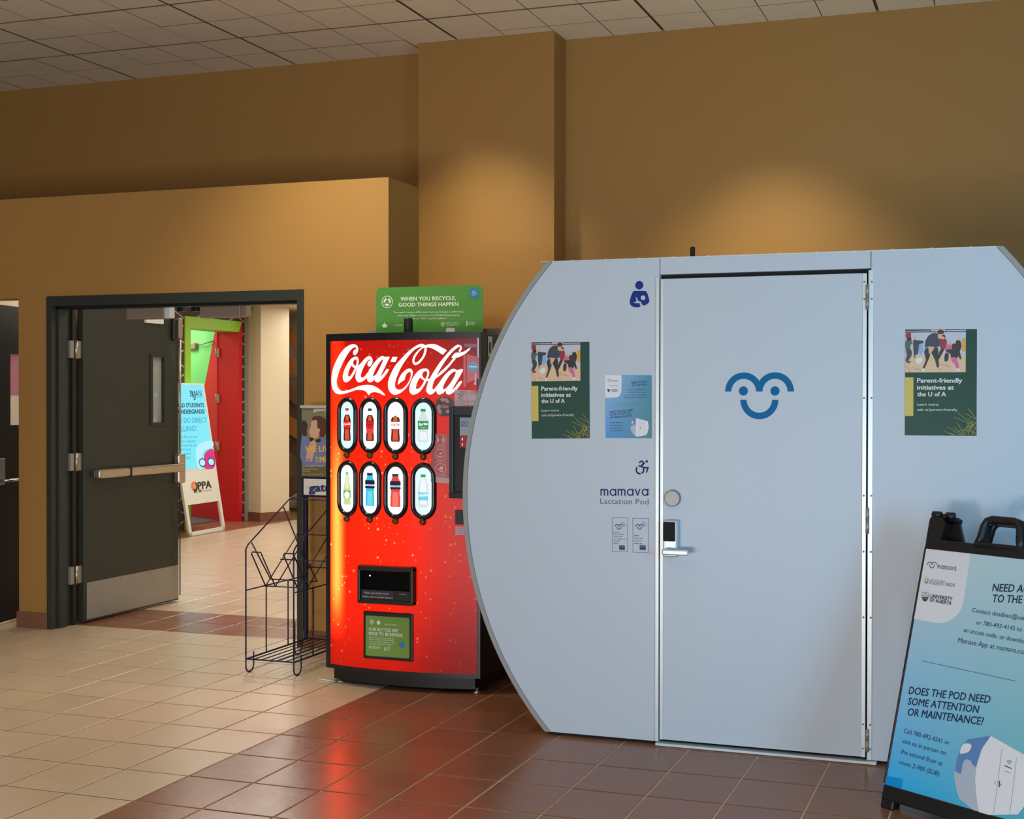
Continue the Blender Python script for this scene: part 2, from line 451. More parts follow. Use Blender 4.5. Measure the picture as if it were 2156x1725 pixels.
for x0 in (-1.965, -1.860):
    MB().bbox((x0, D1-0.03, 2.045), (x0+0.045, D1+0.01, 2.087), BLACK, 0.004).build('strike_bracket', frame)

# ---- leaf swung open behind the doorway
XL = -2.775
F1 = Fr((XL, 0, 0), (0, 1, 0), (0, 0, 1))            # u = world y, v = z, faces +x
d = MB()
wy0, wy1, wz0, wz1 = 3.382, 3.500, 1.322, 1.792
for a, b in (((XL-0.045, 2.735, 0.012), (XL, wy0, 2.118)), ((XL-0.045, wy1, 0.012), (XL, 3.655, 2.118)),
             ((XL-0.045, wy0, 0.012), (XL, wy1, wz0)), ((XL-0.045, wy0, wz1), (XL, wy1, 2.118))):
    d.box(a, b, STEEL_P)
leaf = struct(d.build('door_1'), 'charcoal steel door standing open with push bar and narrow window', 'door')
f = MB()
for a, b in (((wy0-0.022, wz0-0.022), (wy0, wz1+0.022)), ((wy1, wz0-0.022), (wy1+0.022, wz1+0.022)), ((wy0, wz0-0.022), (wy1, wz0)), ((wy0, wz1), (wy1, wz1+0.022))):
    f.box((XL-0.001, a[0], a[1]), (XL+0.009, b[0], b[1]), STEEL_P)
    f.box((XL-0.054, a[0], a[1]), (XL-0.044, b[0], b[1]), STEEL_P)
f.build('window_frame', leaf)
GLASS = mat('wired_glass', (190, 196, 188), 0.25, spec=0.5, alpha=0.55)
MB().box((XL-0.026, wy0-0.004, wz0-0.004), (XL-0.019, wy1+0.004, wz1+0.004), GLASS).build('pane', leaf)
k = MB().bbox((XL-0.0005, 2.765, 0.022), (XL+0.0025, 3.650, 0.268), SSTEEL, 0.0008)
kp = k.build('kick_plate', leaf, 'stainless kick plate')
s_ = MB()
for y in (2.785, 3.07, 3.35, 3.63):
    for z in (0.035, 0.255): s_.lathe([(0.0, 0.0045), (0.006, 0.004), (0.007, 0.0)][::-1], (XL+0.002, y, z), CLOSER, 10, 'x')
s_.build('screws', kp, kind='stuff')
pb = MB().bbox((XL+0.030, 2.80, 0.958), (XL+0.078, 3.64, 1.018), ALU, 0.012)
pb.box((XL, 2.83, 0.965), (XL+0.032, 2.90, 1.010), CLOSER)
bar = pb.build('push_bar', leaf, 'satin metal panic bar')
MB().bbox((XL+0.027, 3.075, 0.953), (XL+0.081, 3.095, 1.023), BLACK, 0.003).build('collar', bar)
MB().bbox((XL, 3.600, 0.872), (XL+0.055, 3.672, 1.088), ALU, 0.012).build('latch_case', leaf)
rd = MB().tube([(XL+0.03, 3.635, 1.08), (XL+0.03, 3.635, 1.93)], 0.009, ALU)
rd.build('vertical_rod', leaf)
MB().bbox((XL, 3.575, 1.920), (XL+0.030, 3.625, 2.075), BLACK, 0.010).build('top_latch', leaf)
MB().bbox((XL+0.004, 3.618, 1.930), (XL+0.045, 3.655, 2.085), CLOSER, 0.012).build('latch_cover', leaf)
MB().tube([(XL+0.03, 3.635, 0.05), (XL+0.03, 3.635, 0.87)], 0.004, BLACK).build('lower_rod', leaf)
MB().bbox((XL, 3.300, 2.030), (XL+0.020, 3.480, 2.078), WHITE, 0.003).build('closer_bracket', leaf, 'pale closer shoe with a dark screw')
for z in (1.815, 1.075, 0.330):
    h = MB().bbox((XL-0.045, 2.700, z-0.057), (XL-0.012, 2.7355, z+0.057), SSTEEL, 0.001)
    h.bbox((-2.819, 2.640, z-0.057), (XL-0.012, 2.672, z+0.057), SSTEEL, 0.001)
    h.tube([(XL-0.008, 2.686, z-0.06), (XL-0.008, 2.686, z+0.06)], 0.009, ALU, 10)
    h.build('hinge', leaf)
MB().box((-2.819, 2.672, 0.0), (-2.800, 2.700, 2.08), BLACKP).build('hinge_stile', leaf)

# ---- black door seen edge-on in the left opening
A0 = Vector((-3.211, 2.40, 0)); B0 = Vector((-3.395, 3.30, 0)); U2 = (B0-A0).normalized()
F2 = Fr(A0, U2, (0, 0, 1))
u_w0 = F2.px(22, 820)[0]
d = MB()
W2 = (B0-A0).length
for a, b in (((0, 0.022), (u_w0, 2.106)), ((u_w0+0.16, 0.022), (W2, 2.106)), ((u_w0, 0.022), (u_w0+0.16, 1.314)), ((u_w0, 1.788), (u_w0+0.16, 2.106))):
    d.box((a[0], a[1], -0.045), (b[0], b[1], 0), BLACKP, F2)
leaf2 = struct(d.build('door_2'), 'black door standing ajar in the opening at the left edge', 'door')
MB().box((u_w0, 1.314, -0.027), (u_w0+0.16, 1.788, -0.020), mat('frosted_glass', (222, 226, 220), 0.3, alpha=0.45), F2).build('pane', leaf2)
ue = F2.px(0, 1000)[0]-0.01
h = MB().bbox((ue-0.01, 0.925, 0), (ue+0.048, 1.10, 0.012), SSTEEL, 0.004, F2)
esc = h.build('escutcheon', leaf2)
lv = MB().tube([F2.P(ue, 0.955, 0.01), F2.P(ue, 0.955, 0.055), F2.P(ue+0.015, 0.955, 0.062), F2.P(ue+0.125, 0.955, 0.060)], 0.0105, ALU, 10)
lv.build('lever_handle', leaf2, 'chrome lever handle')
# return of the wall and lintel behind the left opening
struct(MB().box((-3.095, YW+0.12, 0), (-2.97, 3.4, 2.143), PAINT).build('wall_return'), 'short wall return beside the left opening', 'wall')

w = MB().box((-4.42, YW+0.12, 0), (-4.34, 3.9, 2.5), CREAMP)
vw = struct(w.build('wall_vestibule'), 'cream wall glimpsed through the window of the black door', 'wall')
MB().box((-4.34, 2.9, 1.52), (-4.335, 3.9, 1.95), mat('magenta_panel', (176, 58, 112), 0.6)).build('magenta_panel', vw, 'magenta panel high on the wall')
# ------------------------------------------------------------------ corridor
def lattice_mat():
    m = mat('lattice_wallpaper', (66, 46, 46), 0.6); nt = m.node_tree; b = nt.nodes['Principled BSDF']
    geo = nt.nodes.new('ShaderNodeNewGeometry'); sp = nt.nodes.new('ShaderNodeSeparateXYZ'); nt.links.new(geo.outputs['Position'], sp.inputs[0])
    outs = []
    for sg in (1, -1):
        a = nt.nodes.new('ShaderNodeMath'); a.operation = 'MULTIPLY_ADD'; a.inputs[1].default_value = 1.75*sg
        nt.links.new(sp.outputs['Y'], a.inputs[0])
        z = nt.nodes.new('ShaderNodeMath'); z.operation = 'MULTIPLY'; z.inputs[1].default_value = 3.6; nt.links.new(sp.outputs['Z'], z.inputs[0])
        nt.links.new(z.outputs[0], a.inputs[2])
        fr = nt.nodes.new('ShaderNodeMath'); fr.operation = 'FRACT'; nt.links.new(a.outputs[0], fr.inputs[0])
        l = nt.nodes.new('ShaderNodeMath'); l.operation = 'LESS_THAN'; l.inputs[1].default_value = 0.07; nt.links.new(fr.outputs[0], l.inputs[0]); outs.append(l)
    mx = nt.nodes.new('ShaderNodeMath'); mx.operation = 'MAXIMUM'; nt.links.new(outs[0].outputs[0], mx.inputs[0]); nt.links.new(outs[1].outputs[0], mx.inputs[1])
    c = nt.nodes.new('ShaderNodeMixRGB'); c.inputs[1].default_value = lin((66, 46, 46)); c.inputs[2].default_value = lin((176, 160, 156)); nt.links.new(mx.outputs[0], c.inputs[0])
    nt.links.new(c.outputs[0], b.inputs['Base Color']); return m
LAT = lattice_mat()
GREEN = mat('lime_paint', (146, 200, 44), 0.4); GREEN2 = mat('mint_green_paint', (118, 222, 128), 0.4)
RED = mat('red_paint', (205, 22, 34), 0.35)
GREYP = mat('grey_paint', (150, 142, 128), 0.6)
XC = -5.93
w = MB().box((XC-0.27, 2.648, 0), (XC, 7.640, 2.66), LAT); w.box((XC-0.27, 7.640, 2.44), (XC, 8.640, 2.66), LAT); w.box((XC-0.27, 8.640, 0), (XC, 8.72, 2.66), LAT)
struct(w.build('wall_left'), 'dark brown corridor wall with a thin white lattice', 'wall')
w = MB().box((XC-0.05, 8.722, 0), (XC+0.015, 8.80, 2.66), GREYP)
struct(w.build('trim_2'), 'narrow grey corner trim at the end of the corridor wall', 'trim')
FZ = Fr((0, 0, 0), (1, 0, 0), (0, 1, 0))    # plan frame, w up
w = MB().prism([(-5.96, 8.80), (-5.68, 8.70), (-5.50, 9.02), (-5.90, 9.5), (-5.96, 9.5)], 0, 2.66, CREAMP, FZ)
struct(w.build('wall_column'), 'cream angled column at the far end of the corridor', 'wall')
w = MB().prism([(-5.965, 8.788), (-5.678, 8.686), (-5.486, 9.022), (-5.89, 9.51), (-5.965, 9.49)], 0.001, 0.105, BASEM, FZ)
struct(w.build('baseboard_column'), 'brown skirting around the cream column', 'baseboard')
w = MB().box((-8.5, 10.3, 0), (-0.5, 10.4, 2.66), CREAMP); w.box((-8.6, 9.2, 0), (-8.5, 10.3, 2.66), CREAMP)
struct(w.build('wall_end'), 'cream wall closing the corridor', 'wall')
w = MB().box((-8.6, 7.3, 0), (-8.5, 9.3, 2.66), CREAMP); w.box((-8.5, 9.2, 0), (-5.97, 9.3, 2.66), CREAMP); w.box((-8.5, 7.3, 0), (-6.2, 7.4, 2.66), CREAMP)
struct(w.build('wall_shop'), 'pale walls of the room behind the red and green door', 'wall')
struct(MB().box((-8.6, 4.26, 2.66), (-0.5, 10.4, 2.78), CREAMP).build('ceiling_corridor'), 'cream corridor ceiling', 'ceiling')
struct(MB().box((XC-0.0, 8.46, 2.575), (XC+0.10, 8.74, 2.655), GREEN).build('trim_3'), 'lime green block at the top of the corridor wall', 'trim')
struct(MB().box((-0.968, 2.66, 0), (-0.951, 10.3, 2.66), CREAMP).build('wall_right'), 'cream right side wall of the corridor', 'wall')
struct(MB().box((-8.4, 7.45, 0.001), (XC-0.28, 9.15, 0.012), mat('grey_carpet', (88, 88, 96), 0.95, var=0.15, scale=60)).build('floor_carpet'), 'grey carpet of the room behind the red door', 'floor')

# red and green door
fm = MB(); yl, yr, zt = 7.640, 8.640, 2.44
fm.bbox((XC-0.28, yl-0.012, 0), (XC+0.018, yl+0.085, zt-0.13), GREEN, 0.003)
fm.prism([(yl-0.012, zt-0.13), (yl+0.085, zt-0.13), (yr-0.05, zt-0.13), (yr+0.012, zt), (yl-0.012, zt)], -0.28, 0.0185, GREEN, Fr((XC, 0, 0), (0, 1, 0), (0, 0, 1)))
fm.prism([(yr-0.05, 0), (yr+0.012, 0), (yr+0.012, zt-0.001), (yr-0.05, zt-0.13)], -0.30, 0.02, RED, Fr((XC, 0, 0), (0, 1, 0), (0, 0, 1)))
rf = struct(fm.build('trim_4'), 'door frame painted lime green on two sides and red on the third', 'door frame')
HGE = Vector((-6.215, 8.575, 0)); FRE = Vector((-7.05, 8.965, 0)); U3 = (HGE-FRE).normalized()
F3 = Fr(FRE, U3, (0, 0, 1)); W3 = (HGE-FRE).length
d = MB().box((0, 0.015, -0.045), (W3, 2.42, 0), RED, F3)
leaf3 = struct(d.build('door_3'), 'open door painted red with a large mint green field', 'door')
g0, g1 = F3.px(484-14, 672), F3.px(430, 815)
gt = F3.px(458, 672)[0]; gb = F3.px(424, 850)[0]
sl = (gt-gb)/(F3.px(458, 672)[1]-F3.px(424, 850)[1])
zc = F3.px(424, 850)[1]
ua = gb-(zc-0.9)*sl
MB().flat([[(0.001, 0.9), (ua, 0.9), (gb+(2.419-zc)*sl, 2.419), (0.001, 2.419)]], 0.002, GREEN2, F3).build('green_field', leaf3, 'mint green painted field')
for z in (2.06, 1.50, 0.92, 0.33):
    h = MB().bbox((W3-0.002, z-0.055, -0.02), (W3+0.03, z+0.055, 0.012), ALU, 0.003, F3); h.tube([F3.P(W3+0.012, z-0.057, 0.015), F3.P(W3+0.012, z+0.057, 0.015)], 0.009, SSTEEL)
    h.build('hinge', leaf3)
MB().tube([F3.P(W3-0.05, 2.20, 0.03), F3.P(0.62, 2.17, 0.05), F3.P(0.45, 2.2, 0.05)], 0.008, CLOSER).build('closer_arm', leaf3)
MB().bbox((0.20, 2.12, 0), (0.46, 2.19, 0.05), CLOSER, 0.006, F3).build('closer_body', leaf3)

# staircase glimpsed past the column
WOOD = mat('stair_wood', (150, 96, 44), 0.5, var=0.2, scale=4); WOODD = mat('stair_wood_dark', (104, 74, 46), 0.6, var=0.15, scale=5)
F4 = Fr((0, 9.75, 0))
stair = thing('staircase', 'flight of stairs with sloping wooden boards glimpsed past the cream column', 'stairs', (-5.4, 9.75, 0))
def zz(cx, cy): return F4.px(596+cx/3.594, 630+cy/3.594)
def ext(a, b, t):  # extend a sloping board beyond its visible ends
    return (a[0]+(b[0]-a[0])*t, a[1]+(b[1]-a[1])*t)
def board(a, b, c, dd, m, nm, w0=0.0, w1=0.05, t=1.0):
    a, b, c, dd = zz(*a), zz(*b), zz(*c), zz(*dd)
    MB().prism([a, ext(a, b, 2.4*t), ext(dd, c, 2.4*t), dd], w0, w1, m, F4).build(nm, stair)
board((38, 202), (112, 270), (112, 375), (38, 322), WOOD, 'stringer')
board((38, 428), (112, 475), (112, 575), (38, 532), WOOD, 'stringer')
board((38, 626), (118, 680), (118, 810), (38, 738), WOODD, 'stringer')
board((38, 875), (118, 920), (118, 1060), (38, 1004), WOOD, 'stringer')
STG = mat('stair_shadow_gap', (84, 56, 44), 0.8)  # shade in the stair gaps, painted as solid brown strips
board((38, 1010), (118, 1065), (118, 1195), (38, 1145), STG, 'stair_gap_shade', -0.02, 0.02)
board((38, 745), (118, 815), (118, 915), (38, 868), STG, 'stair_gap_shade', -0.02, 0.02)
board((38, 1370), (118, 1315), (118, 1455), (38, 1506), WOODD, 'lower_stringer')
MB().prism([zz(30, 597), zz(84, 599), zz(84, 612), zz(30, 614)], 0.0, 0.05, WOODD, F4).build('handrail_end', stair)
MB().box((-5.6, 9.80, 0), (-4.0, 9.86, 2.66), CREAMP).build('side_panel', stair)
MB().box((-5.46, 9.5, 0), (-4.0, 9.60, 0.10), BASEM).build('skirting', stair)

# ------------------------------------------------------------------ digital display stand in the corridor
A5 = Vector((-5.437, 7.112, 0)); an = math.radians(4); th = math.radians(9.5)
U5 = Vector((-math.sin(an), math.cos(an), 0)); Nh = Vector((U5.y, -U5.x, 0)); V5 = Vector((0, 0, 1))*math.cos(th)-Nh*math.sin(th)
F5 = Fr(A5, U5, V5)
W5, H5 = 0.665, 1.695
stand = thing('display_stand', 'white folding floor stand with a lit blue advertising screen by the red door', 'sign', A5)
FRM = mat('white_frame', (214, 218, 208), 0.4)
mb = MB().box((0, 0.715, -0.018), (W5, H5, 0), FRM, F5); mb.box((0.0, 0.34, -0.03), (W5, 0.715, -0.002), FRM, F5); mb.build('panel', stand)
for u in (0, W5-0.045): MB().bbox((u, 0, -0.03), (u+0.045, 0.345, 0), FRM, 0.004, F5).build('leg', stand)
MB().bbox((0, 0.0, -0.03), (W5, 0.045, 0), FRM, 0.004, F5).build('foot_rail', stand)
SCR = mat('lit_screen', (110, 214, 232), 0.3, emit=1.0)
scr = MB().rect(0.022, 0.735, W5-0.03, H5-0.02, 0.002, SCR, F5).build('screen', stand, 'glowing light blue screen')
INKB = mat('screen_ink', (16, 52, 84), 0.5, emit=0.6); OUTL = mat('screen_outline_ink', (30, 150, 190), 0.5, emit=0.8)
LG = mat('screen_pale', (168, 222, 236), 0.5, emit=1.0); PINK = mat('screen_pink', (214, 40, 130), 0.5, emit=0.8)
t = MB()
text(t, F5, 'B', (400, 835), (405.5, 835), (399, 822.5), 0.004, INKB, 0.0)
text(t, F5, 'IJ', (405.5, 838), (411, 838), (404.5, 824), 0.004, INKB, 0.02)
text(t, F5, 'AN', (411, 835), (424, 834.6), (410, 822.3), 0.004, INKB, 0.0)
text(t, F5, 'EYECARE', (412, 838), (424, 837.5), (412, 836), 0.004, INKB, 0.0)
text(t, F5, 'GRAD STUDENTS', (367, 858.5), (429, 857.5), (366, 850), 0.004, INKB, 0.03)
text(t, F5, '& UNDERGRADS!', (367, 872), (430.5, 871), (366, 863), 0.004, INKB, 0.03)
text(t, F5, 'WE DO DIRECT', (369, 891.5), (435, 890), (368, 880.5), 0.004, OUTL, 0.01)
text(t, F5, 'BILLING!', (371.5, 909), (413.5, 908), (370.5, 897.5), 0.004, OUTL, 0.01)
for s, b, r in (('Now after your eye', 922.6, 415), ('exam or glasses', 931.5, 410), ('purchase we can', 940.5, 413), ('claim your', 949, 401.5), ('insurance', 957.7, 402), ('directly!', 966.6, 400.5)):
    text(t, F5, s, (374+(b-922)*0.12, b+.4), (r, b-.4), (373.6+(b-922)*0.12, b-5), 0.004, OUTL, 0.0)
def L5(*p): return [F5.px(340+a/3.137, 600+b/3.137) for a, b in p]
t.flat([smooth(L5((330, 1030), (250, 1050), (225, 1100), (235, 1200), (262, 1220), (262, 1150), (280, 1095), (338, 1070)))], 0.0033, LG, F5)
t.flat([smooth(L5((336, 1085), (290, 1105), (278, 1150), (285, 1210), (345, 1208), (352, 1150)))], 0.0036, PINK, F5)
for c in ((268, 1175), (326, 1170)):
    q = F5.px(340+c[0]/3.137, 600+c[1]/3.137); pts = circ(q[0], q[1], 0.058, 0.044, 18)
    t.flat([circ(q[0], q[1], 0.054, 0.040, 18)], 0.0040, LG, F5); t.stroke(pts, 0.012, 0.0046, INKB, F5, True)
t.build('screen_lettering', scr)
INK = mat('dark_ink', (38, 42, 40), 0.5); ORG = mat('orange_ink', (226, 120, 62), 0.5)
t = MB(); q = F5.px(409.5, 1024.5)
t.ring(q[0], q[1], 0.055, 0.030, 0.0012, ORG, F5, 60, 300); t.ring(q[0], q[1], 0.055, 0.030, 0.0014, INK, F5, -120, 60); t.disc(q[0], q[1], 0.03, 0.001, mat('peach_ink', (232, 160, 120), 0.5), F5); t.disc(q[0], q[1], 0.010, 0.0014, ORG, F5)
text(t, F5, 'PPA', (417.5, 1031.5), (445, 1027), (416, 1016), 0.0012, INK, 0.03)
for a, b in (((409, 1038), (415.5, 1037)), ((419, 1036.5), (425, 1035.7))):
    text(t, F5, 'EE', a, b, (a[0]-.3, a[1]-4.5), 0.0012, INK, 0.03)
text(t, F5, 'www.oppa.ca', (428, 1035), (446, 1032.5), (428, 1032.6), 0.0012, INK, 0.0)
t.build('lettering', stand)
# back half of the folding stand with its own screen
F5b = Fr(F5.P(0, 0, 0)-Nh*0.62, U5, Vector((0, 0, 1))*math.cos(th)+Nh*math.sin(th))
mb = MB().box((0, 0.36, 0), (W5, H5-0.02, 0.02), FRM, F5b); mb.build('back_panel', stand)
for u in (0, W5-0.045): MB().bbox((u, 0, 0), (u+0.045, 0.365, 0.03), FRM, 0.004, F5b).build('back_leg', stand)
MB().bbox((0, 0.0, 0), (W5, 0.045, 0.03), FRM, 0.004, F5b).build('back_foot_rail', stand)
MB().rect(0.03, 0.74, W5-0.03, H5-0.05, -0.003, mat('lit_screen_back', (120, 214, 240), 0.3, emit=3.0), F5b).build('back_screen', stand, 'glowing screen facing the wall')
MB().tube([F5.P(0.1, 0.42, -0.018), F5.P(0.12, 0.30, -0.08), F5.P(0.05, 0.28, -0.2)], 0.008, BLACK).build('cable', stand)

# ------------------------------------------------------------------ drinks vending machine
XM0, XM1, XMC = -0.343, 0.545, 0.101
def bow(u): return 0.06*(1-((u-XMC)/0.444)**2)
class Curved:
    curved = True
    def P(s, u, v, w=0.0): return Vector((u, 1.80-bow(u)-w, v))
    def px(s, a, b):
        d = RT*((a-CX0)/FPX) - UP*((b-CY0)/FPX) + FW; u = 0.1
        for _ in range(6):
            t = (1.80-bow(u)-CP.y)/d.y; q = CP+d*t; u = q.x
        return (q.x, q.z)
FC = Curved()
vm = thing('vending_machine', 'tall red backlit drinks vending machine with eight oval windows', 'vending machine', (XMC, 2.15, 0))
CAB = mat('cabinet_black', (22, 23, 28), 0.35, var=0.05)
MB().bbox((XM0+0.004, 1.875, 0.075), (XM1-0.004, 2.50, 1.826), CAB, 0.006).build('cabinet', vm)
m = MB(); us = [XM0+(XM1-XM0)*k/24 for k in range(25)]
vs = []; 
for z in (0.080, 1.832):
    for u in us: vs.append(FC.P(u, z, -0.002))
    vs.append((XM1, 1.872, z)); vs.append((XM0, 1.872, z))
nn = 27; fs = [tuple(range(nn)), tuple(range(2*nn-1, nn-1, -1))]+[(k, (k+1) % nn, (k+1) % nn+nn, k+nn) for k in range(nn)]
m.add(vs, fs, CAB); m.build('door_shell', vm)
# kick base and feet
m = MB(); vs = []
for z in (0.020, 0.078):
    for u in us[1:-1]: vs.append(FC.P(u, z, -0.030))
    vs.append((us[-2], 2.46, z)); vs.append((us[1], 2.46, z))
nn = 25; m.add(vs, [tuple(range(nn)), tuple(range(2*nn-1, nn-1, -1))]+[(k, (k+1) % nn, (k+1) % nn+nn, k+nn) for k in range(nn)], mat('base_black', (16, 16, 18), 0.5))
m.build('kick_base', vm)
for x, y in ((XM0+0.065, 1.84), (XM1-0.03, 1.83), (XM0+0.065, 2.40), (XM1-0.03, 2.40)):
    MB().lathe([(0.022, 0.0), (0.022, 0.006), (0.007, 0.010), (0.007, 0.026)], (x, y, 0), ALU, 14).build('foot', vm)
MB().box((XM0+0.02, 2.17, 1.824), (XM1-0.02, 2.21, 1.872), mat('grey_flange', (150, 146, 138), 0.5)).build('rear_flange', vm)

# backlit face, brighter where its tubes stand
def face_mat():
    m = bpy.data.materials.new('backlit_red'); m.use_nodes = True; nt = m.node_tree; N = nt.nodes; L = nt.links
    b = N['Principled BSDF']; b.inputs['Base Color'].default_value = (0.22, 0.0, 0.004, 1); b.inputs['Roughness'].default_value = 0.35; b.inputs['Specular IOR Level'].default_value = 0.25
    geo = N.new('ShaderNodeNewGeometry'); sp = N.new('ShaderNodeSeparateXYZ'); L.new(geo.outputs['Position'], sp.inputs[0])
    def mr(src, a, bb, c, dd):
        n = N.new('ShaderNodeMapRange'); n.interpolation_type = 'SMOOTHSTEP'
        for k, v in zip(('From Min', 'From Max', 'To Min', 'To Max'), (a, bb, c, dd)): n.inputs[k].default_value = v
        L.new(src, n.inputs['Value']); return n.outputs[0]
    def op(o, a, bb):
        n = N.new('ShaderNodeMath'); n.operation = o
        for k, v in enumerate((a, bb)):
            if isinstance(v, (int, float)): n.inputs[k].default_value = v
            else: L.new(v, n.inputs[k])
        return n.outputs[0]
    X, Z = sp.outputs['X'], sp.outputs['Z']
    # general level: falls off to the edges, top and the lower right
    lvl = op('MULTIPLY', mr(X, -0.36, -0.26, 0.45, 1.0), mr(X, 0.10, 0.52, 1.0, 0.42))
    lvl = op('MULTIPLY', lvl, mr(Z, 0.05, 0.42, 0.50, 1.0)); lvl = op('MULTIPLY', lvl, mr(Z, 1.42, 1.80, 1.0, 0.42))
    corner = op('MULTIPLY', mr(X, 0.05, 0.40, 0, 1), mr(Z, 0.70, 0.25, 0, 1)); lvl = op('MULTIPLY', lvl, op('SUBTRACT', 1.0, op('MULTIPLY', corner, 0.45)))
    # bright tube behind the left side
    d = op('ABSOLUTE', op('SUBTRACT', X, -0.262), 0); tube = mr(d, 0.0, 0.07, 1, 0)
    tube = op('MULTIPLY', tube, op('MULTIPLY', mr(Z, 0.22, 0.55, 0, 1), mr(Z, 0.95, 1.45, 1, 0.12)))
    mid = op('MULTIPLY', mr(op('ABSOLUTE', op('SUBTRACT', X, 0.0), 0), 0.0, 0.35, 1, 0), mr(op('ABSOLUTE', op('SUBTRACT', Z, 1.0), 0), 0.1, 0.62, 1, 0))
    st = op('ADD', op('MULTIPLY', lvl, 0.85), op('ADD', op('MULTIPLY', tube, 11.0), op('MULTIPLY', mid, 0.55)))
    # printed water drops
    vo = N.new('ShaderNodeTexVoronoi'); vo.inputs['Scale'].default_value = 40; L.new(geo.outputs['Position'], vo.inputs['Vector'])
    sc = N.new('ShaderNodeSeparateColor'); L.new(vo.outputs['Color'], sc.inputs[0])
    rad = op('MULTIPLY', op('POWER', sc.outputs[0], 1.6), 0.30)
    inn = op('LESS_THAN', vo.outputs['Distance'], rad)
    keep = op('GREATER_THAN', sc.outputs[1], 0.30); drop = op('MULTIPLY', inn, keep)
    col = N.new('ShaderNodeMixRGB'); col.inputs[1].default_value = (1.0, 0.018, 0.001, 1); col.inputs[2].default_value = (1.0, 0.30, 0.12, 1)
    L.new(op('MULTIPLY', drop, 0.8), col.inputs[0])
    hot = N.new('ShaderNodeMixRGB'); hot.inputs[2].default_value = (1.0, 0.060, 0.008, 1); L.new(tube, hot.inputs[0]); L.new(col.outputs[0], hot.inputs[1])
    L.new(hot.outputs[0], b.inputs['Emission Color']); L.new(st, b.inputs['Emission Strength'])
    return m
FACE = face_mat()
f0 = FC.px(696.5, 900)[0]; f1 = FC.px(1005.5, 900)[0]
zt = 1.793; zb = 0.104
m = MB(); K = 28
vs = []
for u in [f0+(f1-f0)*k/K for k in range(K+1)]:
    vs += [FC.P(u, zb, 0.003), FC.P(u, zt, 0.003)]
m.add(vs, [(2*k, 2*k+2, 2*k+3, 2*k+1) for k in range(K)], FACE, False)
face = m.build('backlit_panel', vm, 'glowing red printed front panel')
# script lettering traced as outlines
LIT = mat('lit_white', (250, 252, 255), 0.3, emit=1.05)
def A(l): return [FC.px(690+x/13.475, 715+y/13.475) for x, y in smooth(l, 3)]
def B(l): return [FC.px(810+x/10.78, 715+y/10.78) for x, y in smooth(l, 3)]
lg = MB()
lg.flat([A([(735,370),(745,325),(775,295),(815,280),(822,255),(795,222),(740,240),(660,310),(560,450),(450,650),(360,850),(300,1030),(270,1180),(285,1310),(330,1400),(400,1455),(470,1462),(620,1430),(760,1380),(900,1325),(1040,1295),(1180,1290),(1300,1310),(1420,1370),(1540,1460),(1610,1530),(1645,1578),(1622,1590),(1540,1550),(1440,1510),(1340,1495),(1260,1510),(1210,1545),(1180,1582),(1150,1545),(1110,1490),(1040,1450),(940,1432),(820,1437),(700,1475),(560,1520),(440,1550),(340,1555),(240,1520),(170,1440),(135,1330),(118,1180),(130,1000),(170,820),(240,640),(340,450),(460,290),(580,190),(690,142),(770,138),(830,165),(870,220),(880,290),(855,380),(815,430),(770,448),(740,415)])], 0.005, LIT, FC)
lg.flat([A([(820,485),(870,510),(890,580),(888,660),(870,740),(830,850),(740,1030),(660,1140),(590,1200),(530,1218),(480,1195),(450,1130),(445,1040),(465,930),(510,810),(580,680),(660,570),(740,510)]), A([(810,568),(835,600),(835,660),(812,750),(770,730),(735,680),(740,630),(770,582)]), A([(690,735),(712,775),(775,820),(740,900),(690,990),(640,1050),(608,1050),(590,1010),(602,930),(640,830)])], 0.005, LIT, FC)
lg.flat([A([(790,800),(820,755),(865,750),(930,700),(1000,620),(1080,530),(1150,485),(1210,478),(1260,510),(1285,580),(1280,660),(1250,725),(1215,762),(1180,768),(1150,745),(1143,700),(1155,650),(1190,605),(1232,598),(1225,575),(1195,572),(1140,615),(1060,740),(1000,860),(960,980),(955,1040),(975,1080),(1010,1085),(1080,1030),(1160,930),(1240,1000),(1130,1080),(1060,1150),(980,1200),(910,1217),(850,1190),(810,1110),(805,1000),(830,890),(858,822),(820,835)])], 0.0051, LIT, FC)
lg.flat([A([(1160,930),(1250,770),(1330,670),(1420,560),(1500,495),(1570,470),(1620,490),(1645,498),(1665,492),(1775,495),(1770,510),(1700,650),(1620,820),(1530,1010),(1515,1045),(1550,1020),(1610,950),(1680,850),(1710,835),(1745,840),(1750,860),(1720,920),(1650,1020),(1570,1120),(1480,1200),(1420,1218),(1370,1195),(1340,1145),(1290,1190),(1230,1215),(1180,1205),(1140,1160),(1130,1080)]), A([(1590,570),(1550,680),(1480,830),(1400,980),(1310,1050),(1305,1010),(1340,910),(1400,790),(1480,660),(1550,585)])], 0.0052, LIT, FC)
lg.flat([[FC.px(690+x/13.475, 715+y/13.475) for x, y in ((1850,495),(1995,497),(1935,642),(1793,637))]], 0.005, LIT, FC)
lg.flat([B([(940,150),(900,112),(850,100),(780,115),(690,165),(570,255),(450,370),(330,500),(240,610),(170,740),(110,880),(86,1000),(92,1110),(130,1190),(195,1245),(260,1255),(350,1225),(450,1150),(540,1040),(610,900),(645,780),(640,710),(600,665),(540,665),(460,715),(390,790),(340,880),(318,960),(313,1028),(370,975),(460,915),(475,850),(520,770),(570,735),(600,755),(600,830),(570,930),(510,1030),(430,1110),(350,1140),(290,1128),(250,1080),(248,990),(275,880),(320,770),(380,640),(460,510),(560,370),(680,240),(790,180),(880,168)])], 0.005, LIT, FC)
